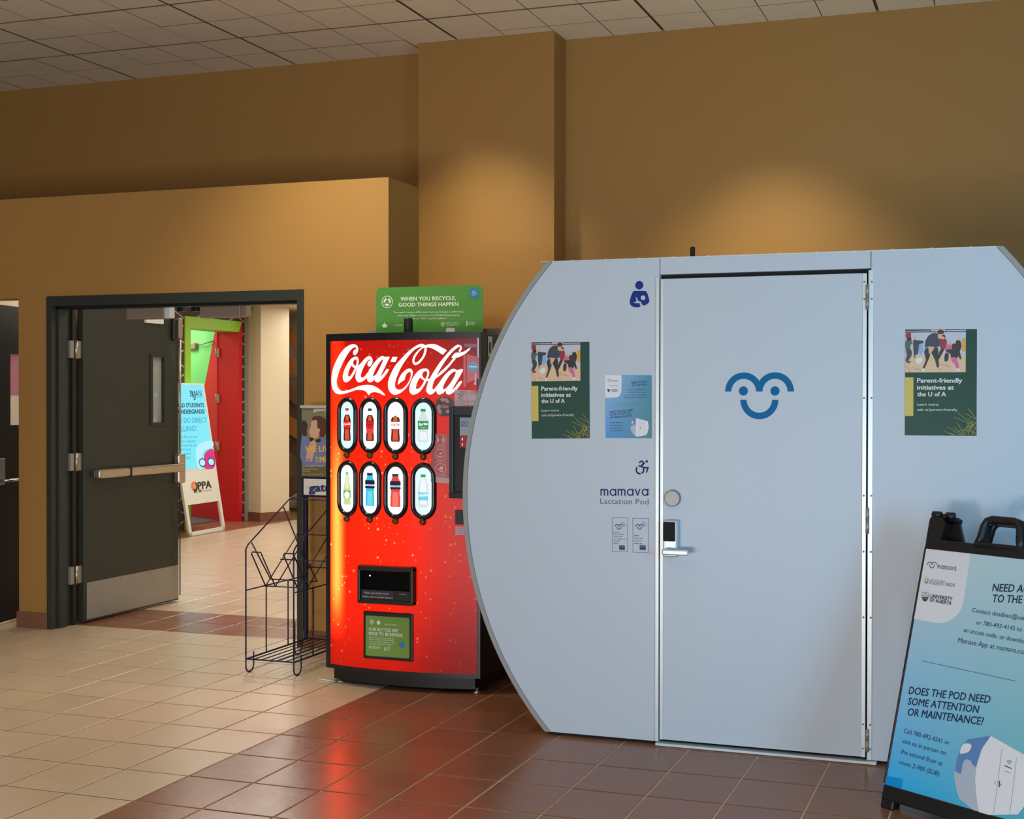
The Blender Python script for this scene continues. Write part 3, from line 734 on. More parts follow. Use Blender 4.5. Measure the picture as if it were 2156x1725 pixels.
lg.flat([B([(945,165),(962,210),(960,260),(935,350),(880,450),(800,540),(730,578),(680,575),(645,530),(640,470),(660,390),(720,300),(800,220),(880,165)]), B([(915,190),(910,250),(880,360),(820,450),(750,515),(705,525),(685,500),(690,450),(720,380),(780,290),(850,220),(900,190)])], 0.0052, LIT, FC)
lg.flat([B([(930,140),(1010,110),(1110,105),(1200,125),(1300,180),(1415,245),(1375,295),(1330,345),(1240,290),(1120,220),(1030,185),(960,180)])], 0.0053, LIT, FC)
lg.flat([B([(950,660),(1000,685),(1020,740),(1015,800),(985,890),(960,945),(900,1060),(810,1180),(720,1240),(640,1252),(590,1210),(572,1140),(580,1050),(620,930),(690,810),(780,710),(870,665)]), B([(945,720),(975,750),(970,820),(935,895),(895,870),(865,820),(870,770),(905,730)]), B([(820,865),(850,900),(905,935),(860,1030),(790,1110),(740,1125),(718,1095),(725,1040),(760,950)])], 0.0051, LIT, FC)
lg.flat([[FC.px(810+x/10.78, 715+y/10.78) for x, y in ((975,905),(1040,885),(1060,885),(1030,945),(955,947))]], 0.0054, LIT, FC)
lg.flat([B([(1700,118),(1640,130),(1520,225),(1400,355),(1280,500),(1170,660),(1060,840),(1000,960),(965,1080),(958,1170),(1000,1235),(1050,1252),(1110,1225),(1185,1155),(1240,1090),(1200,1050),(1150,1112),(1115,1137),(1095,1110),(1100,1050),(1130,950),(1170,885),(1250,830),(1380,720),(1480,610),(1560,510),(1622,440),(1600,430),(1560,440),(1480,540),(1370,650),(1270,740),(1205,805),(1210,775),(1290,640),(1400,470),(1500,340),(1600,235),(1680,180),(1712,165),(1722,190),(1690,272),(1730,272),(1755,220),(1762,160),(1742,128)])], 0.0055, LIT, FC)
lg.flat([B([(1150,1120),(1250,980),(1340,850),(1430,750),(1520,685),(1580,665),(1640,690),(1660,708),(1680,690),(1790,682),(1720,830),(1620,1000),(1545,1135),(1600,1095),(1680,990),(1725,950),(1770,955),(1700,1070),(1610,1170),(1520,1235),(1460,1252),(1410,1225),(1395,1165),(1340,1215),(1260,1252),(1210,1235),(1188,1190),(1180,1150)]), B([(1625,738),(1590,850),(1510,980),(1430,1080),(1360,1135),(1338,1110),(1345,1050),(1400,940),(1480,820),(1560,745)])], 0.0057, LIT, FC)
lg.flat([B([(1525,415),(1605,310),(1680,300),(1760,290),(1850,250),(1930,190),(1985,150),(1940,230),(1870,300),(1780,360),(1680,405),(1600,420)])], 0.005, LIT, FC)
lg.build('script_lettering', face)

# selection windows with backlit bottle pictures
def P_(name, rgb, e=0.95): return mat('lit_'+name, rgb, 0.3, emit=e)
COLA, COLA2, LRED, LWH, LGRN = P_('cola', (84, 26, 28)), P_('amber', (206, 92, 48)), P_('red', (222, 30, 42)), P_('label_white', (250, 250, 250), 1.0), P_('green', (24, 140, 76))
PALE, LIME, CYAN, ORNG, NAV2, SKY = P_('clear', (206, 218, 220)), P_('lime', (196, 222, 150)), P_('cyan', (60, 190, 226)), P_('orange_red', (226, 70, 60)), P_('navy', (22, 34, 62)), P_('sky', (110, 196, 226))
CAPB, WB, WBB = P_('cap_dark', (32, 56, 84)), mat('window_lit_white', (252, 254, 255), 0.25, emit=1.25), mat('window_lit_blue', (204, 238, 244), 0.25, emit=1.1)
RIM = mat('window_rim', (20, 20, 30), 0.22)
def stad(uc, v0, v1, r, n=14):
    r2 = min(r, (v1-v0)/2)
    return [(uc+r*math.cos(math.pi*k/n), v1-r2*1.15+r2*1.15*math.sin(math.pi*k/n)) for k in range(n+1)] + [(uc-r*math.cos(math.pi*k/n), v0+r2*1.15-r2*1.15*math.sin(math.pi*k/n)) for k in range(n+1)]
INNER = [((719.5, 745.3, 846.3, 944.3), (765.9, 795, 846.9, 945.2), (817.7, 850.3, 846.9, 946.7), (875.4, 909.7, 847.8, 947.5)),
         ((719.5, 745.3, 979.6, 1077.9), (765.9, 795, 981.4, 1080.7), (817.7, 850.3, 983.3, 1083.0), (875.4, 909.7, 984.7, 1084.4))]
BTN = [((732, 958.2), (780.2, 959), (834, 961.4), (892.4, 962)), ((732, 1092.7), (780.2, 1094.6), (834, 1097.4), (891.5, 1099))]
SPEC = [(('cola', LRED, LRED, LWH, 'cola'), ('cola', CAPB, LRED, COLA, 'cola zero'), ('cola', LWH, LWH, CAPB, 'cola diet'), ('clear', LGRN, LGRN, LWH, 'Sprite')),
        (('slim', SKY, LIME, LWH, ''), ('sport', CAPB, NAV2, LWH, ''), ('sport', CAPB, NAV2, LWH, ''), ('water', LGRN, SKY, LWH, 'DASANI'))]
PROF = {'cola': [(0, .44), (.06, .50), (.18, .47), (.30, .43), (.42, .47), (.60, .50), (.68, .46), (.80, .26), (.86, .22), (.93, .22)],
        'clear': [(0, .46), (.06, .52), (.20, .50), (.32, .45), (.45, .50), (.62, .52), (.74, .42), (.84, .25), (.93, .22)],
        'slim': [(0, .44), (.08, .46), (.14, .38), (.22, .46), (.45, .46), (.60, .38), (.80, .22), (.93, .18)],
        'sport': [(0, .46), (.06, .52), (.16, .48), (.28, .50), (.40, .44), (.52, .46), (.56, .52), (.76, .52), (.84, .34), (.93, .30)],
        'water': [(0, .40), (.05, .50), (.20, .46), (.45, .52), (.62, .50), (.78, .34), (.88, .24), (.93, .22)]}
for r in (0, 1):
    for c in range(4):
        x0, x1, y0, y1 = INNER[r][c]
        ym = (y0+y1)/2
        ul, ur = FC.px(x0, ym)[0], FC.px(x1, ym)[0]; vt, vb = FC.px((x0+x1)/2, y0)[1], FC.px((x0+x1)/2, y1)[1]
        uc = (ul+ur)/2; hw = (ur-ul)/2; T = 0.026
        m = MB(); prof = [(T, 0.003), (T*0.78, 0.016), (T*0.40, 0.019), (0.003, 0.012), (0.0, 0.006)]
        loops = [stad(uc, vb-o, vt+o, hw+o) for o, _ in prof]; K = len(loops[0]); vs = []
        for (o, wq), lp in zip(prof, loops): vs += [FC.P(p[0], p[1], wq) for p in lp]
        m.add(vs, [(a*K+k, a*K+(k+1) % K, (a+1)*K+(k+1) % K, (a+1)*K+k) for a in range(len(prof)-1) for k in range(K)], RIM, True)
        win = m.build('selection_window', vm)
        MB().flat([stad(uc, vb, vt, hw)], 0.006, WBB if (c == 3 or (r == 0 and c == 0)) else WB, FC).build('lit_window', win, 'glowing window behind the bottle picture')
        kind, cap, lab, ink, word = SPEC[r][c]; p = MB()
        bh = (vt-vb)*0.70; bw = hw*1.28; b0 = vb+(vt-vb)*(0.165 if r == 0 else 0.155)
        if kind == 'cola': bw *= 0.92
        body = {'cola': COLA, 'clear': PALE, 'slim': LIME, 'sport': (CYAN if c == 1 else ORNG), 'water': PALE}[kind]
        pr = PROF[kind]
        half = lambda h: next((a[1]+(b[1]-a[1])*(h-a[0])/(b[0]-a[0]) for a, b in zip(pr, pr[1:]) if a[0] <= h <= b[0]), 0.2)
        def band(h0, h1, s, wq, mm, n=8):
            hs = [h0+(h1-h0)*k/n for k in range(n+1)]
            p.flat([[(uc+half(h)*bw*s, b0+h*bh) for h in hs]+[(uc-half(h)*bw*s, b0+h*bh) for h in reversed(hs)]], wq, mm, FC)
        if kind == 'cola' and c == 2:
            band(0, .93, 1, 0.0065, P_('pale_bottle', (240, 240, 244), 1.0), 16); band(0, .40, 1, 0.0068, COLA); band(.58, .74, 1, 0.0068, COLA)
        elif kind == 'cola': band(0, .80, 1, 0.0068, COLA, 16)
        else: band(0, .93, 1, 0.0068, body, 16)
        if kind == 'cola':
            band(.03, .36, .62, 0.0072, ORNG); band(.08, .28, .34, 0.0074, COLA2); band(.62, .78, .5, 0.0074, COLA2)
            band(.38, .60, 1.02, 0.0076, lab)
            if c == 1: band(.24, .38, .9, 0.0076, ORNG)
        elif kind == 'clear': band(.38, .64, 1.02, 0.0076, lab); band(.06, .30, .7, 0.0072, P_('clear2', (228, 236, 238)))
        elif kind == 'slim': band(.22, .44, 1.02, 0.0074, P_('leaf', (110, 176, 96))); p.disc(uc, b0+.30*bh, bw*.34, 0.0078, LWH, FC); band(.5, .9, .6, 0.0072, P_('cream_green', (226, 234, 200)))
        elif kind == 'sport': band(.53, .78, 1.04, 0.0074, lab); band(.60, .65, 1.04, 0.0076, LWH); band(.02, .45, .6, 0.0072, P_('hl%d' % c, (110, 214, 236) if c == 1 else (240, 120, 104)))
        elif kind == 'water': band(.22, .46, 1.0, 0.0074, SKY); band(.10, .90, .6, 0.0070, P_('clear3', (228, 240, 246)))
        p.rect(uc-half(.92)*bw*1.05, b0+bh*.92, uc+half(.92)*bw*1.05, b0+bh, 0.0078, cap, FC)
        if word:
            hb = {'cola': .47, 'clear': .50, 'water': .33}[kind]; s = 'Coca-Cola' if kind == 'cola' else word
            text(p, FC, s, (uc-bw*.44, b0+hb*bh), (uc+bw*.44, b0+(hb+.02)*bh), (uc-bw*.41, b0+(hb+.075)*bh), 0.0082, LRED if c == 2 and kind == 'cola' else ink, 0.03, px=False)
            if kind == 'clear': text(p, FC, 'ZERO', (uc-bw*.24, b0+.42*bh), (uc+bw*.24, b0+.42*bh), (uc-bw*.24, b0+.45*bh), 0.0082, LIME, 0.02, px=False)
            if kind == 'cola' and c == 1: text(p, FC, 'ZERO', (uc-bw*.26, b0+.41*bh), (uc+bw*.26, b0+.41*bh), (uc-bw*.26, b0+.44*bh), 0.0082, ink, 0.02, px=False)
        if kind == 'sport': text(p, FC, 'POWERADE', (uc-bw*.46, b0+.605*bh), (uc+bw*.46, b0+.605*bh), (uc-bw*.46, b0+.645*bh), 0.0082, NAV2, 0.03, px=False)
        p.build('bottle_picture', win)
        bx, by = BTN[r][c]; q = FC.px(bx, by)
        bo = FC.P(q[0], q[1], 0.003)
        MB().lathe([(0.018, 0.0), (0.018, 0.006), (0.0145, 0.010), (0.0125, 0.018), (0.010, 0.019)], bo, mat('button_brown', (104, 66, 30), 0.35, metal=0.4), 20, 'y').build('selection_button', vm)
        MB().box((q[0]-0.008, bo.y-0.010, q[1]+0.012), (q[0]+0.008, bo.y+0.004, q[1]+0.03), RIM).build('button_neck', vm)

# stickers on the face
MAU = mat('mauve_print', (186, 120, 134), 0.35); BRG = mat('burgundy_print', (172, 44, 58), 0.35); DKS = mat('dark_sticker', (44, 18, 32), 0.35)
st = MB(); q = FC.px(937.5, 856); R0 = 0.052
st.disc(q[0], q[1], R0, 0.0055, mat('grey_edge', (96, 84, 92), 0.4), FC, 36); st.disc(q[0], q[1], R0*.96, 0.006, DKS, FC, 36)
for k in range(3):
    a = math.radians(90+120*k)
    def rot(x, y): return (q[0]+R0*(x*math.cos(a)-y*math.sin(a)), q[1]+R0*(x*math.sin(a)+y*math.cos(a)))
    # arrow arm: drawn pointing along +x at radius about 0.6
    st.flat([[rot(.42, -.50), rot(.78, -.28), rot(.80, .16), rot(.92, .16), rot(.70, .52), rot(.38, .16), rot(.50, .16), rot(.48, -.10), rot(.30, -.18)]], 0.0066, MAU, FC)
text(st, FC, '10c', (q[0]-.019, q[1]-.008), (q[0]+.019, q[1]-.008), (q[0]-.019, q[1]+.010), 0.007, MAU, 0.03, px=False)
st.build('deposit_sticker', vm, 'round dark sticker with mauve recycling arrows')
st = MB(); a = FC.px(910, 1017.6); b = FC.px(950, 912.8)
st.flat([[FC.px(910, 912.5), FC.px(950, 914), FC.px(949.5, 1007), FC.px(909, 1004)]], 0.009, BRG, FC)
st.flat([[FC.px(909, 1004), FC.px(949.5, 1007), FC.px(949, 1018), FC.px(909, 1015)]], 0.009, mat('sticker_grey', (190, 160, 168), 0.4), FC)
PK = mat('pale_pink_print', (226, 176, 182), 0.4)
for cy_, kd in ((926.5, 0), (958, 1), (988, 2)):
    q = FC.px(929.5, cy_); st.ring(q[0], q[1], 0.029, 0.0265, 0.0096, PK, FC)
    if kd == 0:
        for sx in (-1, 1): st.flat([smooth([(q[0]+sx*.014-.005, q[1]), (q[0]+sx*.014, q[1]+.017), (q[0]+sx*.014+.005, q[1]), (q[0]+sx*.014, q[1]-.015)])], 0.0096, PK, FC)
        st.stroke([(q[0]-.006, q[1]), (q[0]+.006, q[1])], 0.0012, 0.0096, PK, FC)
    elif kd == 1:
        st.disc(q[0]-.001, q[1]+.007, 0.006, 0.0096, PK, FC); st.stroke([(q[0]-.014, q[1]-.002), (q[0]-.010, q[1]-.010), (q[0]+.006, q[1]-.011), (q[0]+.013, q[1]-.004)], 0.005, 0.0096, PK, FC); st.disc(q[0]+.013, q[1]+.011, 0.003, 0.0096, PK, FC)
    else:
        st.flat([rrect(q[0]-.004, q[1]-.014, q[0]+.012, q[1]+.014, .002)], 0.0096, PK, FC); st.rect(q[0]-.001, q[1]-.009, q[0]+.009, q[1]-.002, 0.0099, BRG, FC); st.stroke([(q[0]-.014, q[1]), (q[0]-.006, q[1])], 0.006, 0.0099, PK, FC)
for y_, ls in ((941, ('PHYSICAL SPACING', 'KEEP TWO METRES', 'BETWEEN PEOPLE')), (972, ('SANITIZE HANDS', 'BEFORE AND AFTER')), (1001, ('PAY WITH PHONE OR CARD', 'WHEN POSSIBLE'))):
    for i_, s in enumerate(ls): text(st, FC, s, (918.5, y_+i_*2.8), (940.5, y_+.6+i_*2.8), (918.5, y_-1.9+i_*2.8), 0.0096, PK, 0.0)
st.build('guidance_sticker', vm, 'burgundy notice with three round symbols')
# white notices
st = MB(); NOT = mat('notice_paper', (196, 170, 186), 0.5); NI = mat('notice_ink', (96, 82, 98), 0.5)
st.flat([[FC.px(958, 821), FC.px(983.5, 822), FC.px(984, 855.5), FC.px(958.5, 855)]], 0.006, NOT, FC)
text(st, FC, 'WARNING', (968, 826.5), (981, 826.8), (968, 824), 0.0065, NI, 0.03); text(st, FC, 'CRUSH HAZARD', (963, 831.5), (979.5, 831.8), (963, 829), 0.0065, NI, 0.02)
st.ring(*FC.px(971, 837.8), 0.011, 0.009, 0.0065, NI, FC); st.stroke([FC.px(966, 838), FC.px(974, 834)], 0.003, 0.0065, NI, FC)
for y_ in (844.5, 847, 850.5): text(st, FC, 'Do not rock or tilt machine', (961, y_), (981, y_+.3), (961, y_-1.6), 0.0065, NI, 0.0)
st.build('warning_notice', vm, 'pale warning notice left of the seam')
st = MB()
st.flat([[FC.px(984.5, 822), FC.px(1004, 823), FC.px(1004, 856), FC.px(985, 855.5)]], 0.006, NOT, FC)
text(st, FC, 'NOTICE', (993, 826.8), (1003, 827), (993, 824.3), 0.0065, NI, 0.03)
for y_ in (830, 844.5, 847.5): text(st, FC, 'See instructions', (987, y_), (1003, y_+.3), (987, y_-1.6), 0.0065, NI, 0.0)
st.build('service_notice', vm, 'pale notice right of the seam')
# clear sticker upper right, the pod reflection in it painted as tinted shapes
st = MB(); TR = mat('translucent_pink', (232, 128, 146), 0.25, alpha=0.75); TR2 = mat('translucent_grey', (176, 150, 164), 0.25, alpha=0.7)
def Z(a, b): return FC.px(900+a/9.58, 700+b/9.58)
st.flat([[Z(738, 440), Z(785, 440), Z(785, 1090), Z(738, 1112)]], 0.0062, TR, FC)
st.flat([[Z(803, 440), Z(1045, 500), Z(1050, 930), Z(803, 1030)]], 0.0062, TR, FC)
st.flat([[Z(550, 112), Z(1045, 105), Z(1020, 490), Z(880, 440), Z(870, 330), Z(750, 330), Z(620, 240)]], 0.0059, mat('dusky_red', (140, 30, 54), 0.3, alpha=0.7), FC)
st.flat([[Z(748, 232), Z(1000, 236), Z(1000, 305), Z(750, 300)]], 0.0064, TR2, FC)
text(st, FC, 'INSERT COINS OR CARD', Z(762, 283), Z(990, 285), Z(762, 255), 0.0068, BRG, 0.0, px=False)
st.disc(*Z(925, 695), 0.027, 0.0066, mat('blue_round', (112, 164, 206), 0.3), FC); text(st, FC, 'welcome', Z(850, 705), Z(1005, 707), Z(850, 675), 0.0069, LWH, 0.0, px=False)
WST = mat('bright_strip', (206, 222, 240), 0.3)
st.flat([[Z(1018, 115), Z(1048, 112), Z(1045, 500), Z(1018, 495)]], 0.0064, WST, FC); st.flat([[Z(975, 820), Z(995, 825), Z(992, 1055), Z(950, 1058), Z(950, 1015), Z(968, 1010)]], 0.0064, WST, FC)
st.flat([[Z(1040, 105), Z(1052, 105), Z(1056, 930), Z(1046, 930)]], 0.0061, mat('clear_edge', (190, 130, 150), 0.3), FC)
st.build('sticker_reflection', vm, 'clear sticker with painted pink reflections and a blue dot')
# payment panel
pp = MB(); a = FC.px(951, 856); b = FC.px(951, 1048)
PAYM = mat('payment_plastic', (40, 52, 66), 0.35)
PF = Fr((a[0], 1.80-bow(a[0]), 0))
wpay = 0.545-a[0]-0.012
pp.bbox((0, b[1], -0.02), (wpay, a[1], 0.018), BLACK, 0.004, PF)
pan = pp.build('payment_panel', vm, 'dark payment panel on the right of the face')
fr_ = MB(); fr_.bbox((0, b[1], 0.016), (0.024, a[1], 0.030), PAYM, 0.004, PF); fr_.bbox((0.024, a[1]-0.045, 0.016), (wpay, a[1], 0.030), PAYM, 0.004, PF); fr_.bbox((0, b[1], 0.016), (wpay, b[1]+0.03, 0.034), BLACK, 0.004, PF)
fr_.build('panel_rim', pan)
st = MB().rect(0.055, a[1]-0.145, wpay-0.004, a[1]-0.055, 0.0195, mat('slot_label_blue', (150, 168, 190), 0.4), PF); st.rect(0.055, a[1]-0.205, wpay-0.004, a[1]-0.145, 0.0195, BRG, PF)
text(st, PF, 'ONLY', (0.062, a[1]-.085), (0.10, a[1]-.085), (0.062, a[1]-.075), 0.020, NI, 0.02, px=False); text(st, PF, 'BILLS', (0.062, a[1]-.10), (0.10, a[1]-.10), (0.062, a[1]-.09), 0.020, NI, 0.02, px=False)
text(st, PF, '1', (0.066, a[1]-.170), (0.071, a[1]-.170), (0.066, a[1]-.158), 0.020, LWH, 0.0, px=False); text(st, PF, '2', (0.066, a[1]-.196), (0.073, a[1]-.196), (0.066, a[1]-.184), 0.020, LWH, 0.0, px=False)
st.build('slot_label', pan)
cr = MB().bbox((FC.px(960, 1074)[0], FC.px(960, 1104)[1], -0.01), (0.50, FC.px(960, 1074)[1], 0.012), PAYM, 0.003, Fr((0, 1.772, 0))); cr.build('card_reader', vm, 'small grey card reader')
st = MB(); st.flat([[FC.px(960, 1109), FC.px(985, 1110), FC.px(985, 1127), FC.px(960, 1126)]], 0.006, NOT, FC)
for y_ in (1113, 1117, 1123): text(st, FC, 'For service call', (962, y_), (980, y_+.3), (962, y_-2), 0.0065, NI, 0.0)
st.build('service_label', vm)
# delivery port
dp = MB(); o = [FC.px(762.5, 1187.5), FC.px(877.5, 1194.5), FC.px(876.5, 1274), FC.px(761.5, 1267)]
u0, u1 = o[0][0], o[1][0]; v1 = (o[0][1]+o[1][1])/2; v0 = (o[2][1]+o[3][1])/2
PD = Fr((0, 1.80-bow((u0+u1)/2)+0.006, 0))
dp.bbox((u0, v1-0.026, 0), (u1, v1, 0.045), BLACK, 0.007, PD); dp.bbox((u0, v0, 0), (u1, v0+0.022, 0.045), BLACK, 0.007, PD)
dp.bbox((u0, v0, 0), (u0+0.016, v1, 0.044), BLACK, 0.006, PD); dp.bbox((u1-0.020, v0, 0), (u1, v1, 0.044), BLACK, 0.006, PD)
port = dp.build('delivery_port', vm, 'black bottle delivery opening')
vs_ = v0+(v1-v0)*0.36
MB().box((u0+0.01, vs_, 0.004), (u1-0.01, v1-0.02, 0.010), GLOSSB, PD).build('flap', port)
lb = MB().box((u0+0.012, v0+0.015, 0.006), (u1-0.012, vs_, 0.030), BLACK, PD)
lb.rect(u0+0.020, v0+0.026, u0+0.20, vs_-0.002, 0.0305, mat('label_black', (46, 44, 48), 0.4), PD)
LW = mat('label_white', (196, 192, 196), 0.5)
text(lb, PD, 'Please open bottle slowly', (u0+.036, vs_-.020), (u0+.175, vs_-.020), (u0+.036, vs_-.011), 0.031, LW, 0.01, px=False)
text(lb, PD, 'Veuillez ouvrir la bouteille lentement', (u0+.022, vs_-.040), (u0+.198, vs_-.040), (u0+.022, vs_-.031), 0.031, LW, 0.01, px=False)
text(lb, PD, 'caution', (u1-.082, vs_-.016), (u1-.045, vs_-.016), (u1-.082, vs_-.010), 0.031, LW, 0.0, px=False)
lb.build('caution_label', port)
MB().disc(u0+0.055, v1-0.055, 0.004, 0.011, mat('led', (255, 255, 255), 0.3, emit=2), PD).build('indicator_light', port)
# green bottle sticker in its black frame
o = [FC.px(768.5, 1285.5), FC.px(871.5, 1292), FC.px(871, 1393), FC.px(768.5, 1385.5)]
u0, u1 = o[0][0], o[1][0]; v1 = (o[0][1]+o[1][1])/2; v0 = (o[2][1]+o[3][1])/2; PG = Fr((0, 1.80-bow((u0+u1)/2)+0.006, 0))
gf = MB().bbox((u0, v0, 0), (u1, v1, 0.016), BLACK, 0.006, PG).build('lower_frame', vm)
GRS = mat('green_print', (112, 150, 62), 0.45); WPR = mat('white_print', (226, 232, 214), 0.5); BLR = mat('blue_print', (44, 128, 176), 0.5)
gs = MB(); wg, hg = u1-u0, v1-v0
def g(a, b): return (u0+(a-425)/490*wg, v1-(b-745)/(1225-745)*hg*1.0)
gs.flat([rrect(g(452, 0)[0], g(0, 1192)[1], g(883, 0)[0], g(0, 788)[1], 0.008)], 0.0165, GRS, PG)
def recyc(mb, F, x, y, r, w, m):
    mb.ring(x, y, r, r*.88, w, m, F)
    for k in range(3):
        mb.ring(x, y, r*.66, r*.30, w, m, F, 100+120*k, 190+120*k, 8)
recyc(gs, PG, *g(513, 850), 0.013, 0.017, WPR)
for cx_, wd in ((580, 24), ): gs.flat([[g(560, 850), g(572, 838), g(580, 825), g(588, 838), g(602, 850), g(586, 872), g(580, 880), g(574, 872)]], 0.017, WPR, PG)
for s, a, b, y, h in (('the last bottle', 645, 760, 872, 16), ('OUR BOTTLES ARE', 485, 772, 938, 32), ('MADE TO BE REMADE', 485, 818, 982, 32), ('When recycled, Coca-Cola and', 485, 738, 1010, 15), ('Dasani bottles can be remade', 485, 728, 1030, 15), ('into new bottles, helping to drive', 485, 748, 1052, 15), ('a circular economy for plastic', 485, 720, 1074, 15), ('RECYCLE &', 522, 598, 1102, 14), ('RE-ENJOY IT', 522, 602, 1118, 14), ('WORLD', 655, 698, 1100, 12), ('WITHOUT', 655, 700, 1114, 12), ('WASTE', 655, 690, 1128, 12)):
    text(gs, PG, s, g(a, y), g(b, y), g(a, y-h), 0.017, WPR, 0.018 if h > 20 else 0.0, px=False)
recyc(gs, PG, *g(498, 1105), 0.008, 0.017, WPR); gs.flat([rrect(g(638, 0)[0], g(0, 1132)[1], g(648, 0)[0], g(0, 1095)[1], 0.001)], 0.017, WPR, PG)
gs.disc(*g(812, 1062), 0.017, 0.0168, BLR, PG); gs.build('recycling_label', gf, 'green label about remade bottles')
# side label
FS = Fr((XM1-0.003, 0, 0), (0, 1, 0), (0, 0, 1))
sl_ = MB(); a, b = FS.px(1027, 708), FS.px(1036, 752); sl_.rect(a[0], b[1], b[0], a[1], 0.001, mat('asset_label', (206, 214, 196), 0.5), FS)
sl_.rect(a[0]+.01, b[1]+.02, b[0]-.012, a[1]-.03, 0.0015, NI, FS)
sl_.build('asset_label', vm, 'pale label on the cabinet side')

# green cardboard sign standing on the machine
FG = Fr((0, 2.10, 0)); ga = FG.px(792, 698); gb_ = FG.px(1017, 601)
sign = thing('recycling_sign', 'green rounded recycling sign standing on top of the red vending machine', 'sign', ((ga[0]+gb_[0])/2, 2.10, 1.826))
GR = mat('sign_green', (84, 146, 66), 0.4)
s0 = MB(); lp = rrect(ga[0], 1.8265, gb_[0], (FG.px(792, 605)[1]+gb_[1])/2, 0.03)
s0.prism(lp, -0.004, 0, GR, FG, mat('sign_edge', (196, 204, 150), 0.5)); s0.build('board', sign)
t = MB(); G4 = lambda a, b: FG.px(680+a/5.39, 580+b/5.39)
t2 = MB(); q = G4(730, 302); recyc(t2, FG, q[0], q[1], 0.034, 0.001, WPR); t2.build('recycling_symbol', sign)
for s, l, r_, y, h, bd in (('WHEN YOU RECYCLE,', (882, 288), (1508, 280), 0, 42, .03), ('GOOD THINGS HAPPEN', (860, 355), (1537, 348), 0, 42, .03), ("You won't taste a difference, but you'll make a difference", (798, 430), (1598, 422), 0, 20, 0.005), ('with our 500ml sparkling and DASANI packaging', (845, 465), (1550, 460), 0, 20, .005), ('made of 100% recycled plastic', (975, 500), (1402, 496), 0, 20, .005), ('RECYCLE &', (1402, 548), (1535, 545), 0, 18, .01), ('RE-ENJOY IT', (1402, 574), (1552, 571), 0, 18, .01), ('the leaf', (815, 578), (905, 574), 0, 22, 0), ('TOWARD', (1650, 538), (1722, 536), 0, 12, .0), ('WASTELESS', (1650, 552), (1738, 550), 0, 12, .0), ('FUTURE', (1650, 566), (1720, 564), 0, 14, .0)):
    text(t, FG, s, G4(*l), G4(*r_), G4(l[0], l[1]-h), 0.001, WPR, bd, px=False)
t.build('lettering', sign)
t2 = MB(); q = G4(1362, 555); recyc(t2, FG, q[0], q[1], 0.013, 0.001, WPR); t2.build('small_recycling_symbol', sign); t = MB()
t.flat([[G4(668, 566), G4(690, 555), G4(700, 535), G4(710, 555), G4(734, 566), G4(718, 592), G4(684, 592)]], 0.001, WPR, FG); t.build('leaf_symbol', sign); t = MB(); t.flat([rrect(*G4(1628, 578), *G4(1641, 520), 0.002)], 0.001, WPR, FG); t.build('bottle_symbol', sign); t = MB()
q = G4(1714, 203); t.disc(q[0], q[1], 0.030, 0.0012, BLR, FG)
for i_, s in enumerate(('SCAN', 'HERE', 'FOR MORE', 'INFO')): text(t, FG, s, G4(1694-(i_ == 2)*14, 187+i_*14), G4(1736+(i_ == 2)*14, 186+i_*14), G4(1694-(i_ == 2)*14, 177+i_*14), 0.0016, WPR, 0.0, px=False)
t.build('round_badge', sign)
# black ribbed cap on the machine top
FCp = Fr((0, 1.93, 0)); q0 = FCp.px(860, 698); q1 = FCp.px(860, 670); 
cx_ = q0[0]; zt_ = q1[1]
m = MB(); n_ = 32; vs = []; prof = [(0.026, 1.8325), (0.026, 1.838), (0.024, 1.842), (0.0225, zt_-0.004), (0.020, zt_)]
for r_, z in prof:
    for k in range(n_):
        a = 2*math.pi*k/n_; rr = r_*(1-0.05*(k % 4 == 0)); vs.append((cx_+rr*math.cos(a), 1.93+rr*math.sin(a), z))
m.add(vs, [(i*n_+k, i*n_+(k+1) % n_, (i+1)*n_+(k+1) % n_, (i+1)*n_+k) for i in range(len(prof)-1) for k in range(n_)]+[tuple(range(n_)), tuple((len(prof)-1)*n_+k for k in range(n_))], BLACK)
tag(m.build('bottle_cap_stack'), 'small black ribbed plastic cup on top of the vending machine', 'cup')
# crumpled paper slip on the machine
q = FG.px(945, 694); FW2 = Fr((0, 2.02, 0)); q = FW2.px(936, 698); q2 = FW2.px(958, 691)
m = MB().prism([(q[0], 1.8275), (q2[0], 1.8275), (q2[0]-.004, q2[1]), (q[0]+.012, q2[1]+.002)], -0.03, 0.0, WHITE, FW2)
tag(m.build('paper_slip'), 'small folded white slip lying in front of the green sign', 'paper')
# thin white cable by the front left foot of the machine
pa = [Vector(p) for p in [(-0.43, 1.86, 0.004), (-0.40, 1.835, 0.004), (-0.35, 1.825, 0.004), (-0.30, 1.815, 0.004)]]
tag(MB().tube(pa, 0.003, WHITE, 6).build('cable_scrap'), 'thin white cable scrap on the cream floor by the vending machine foot', 'cable')

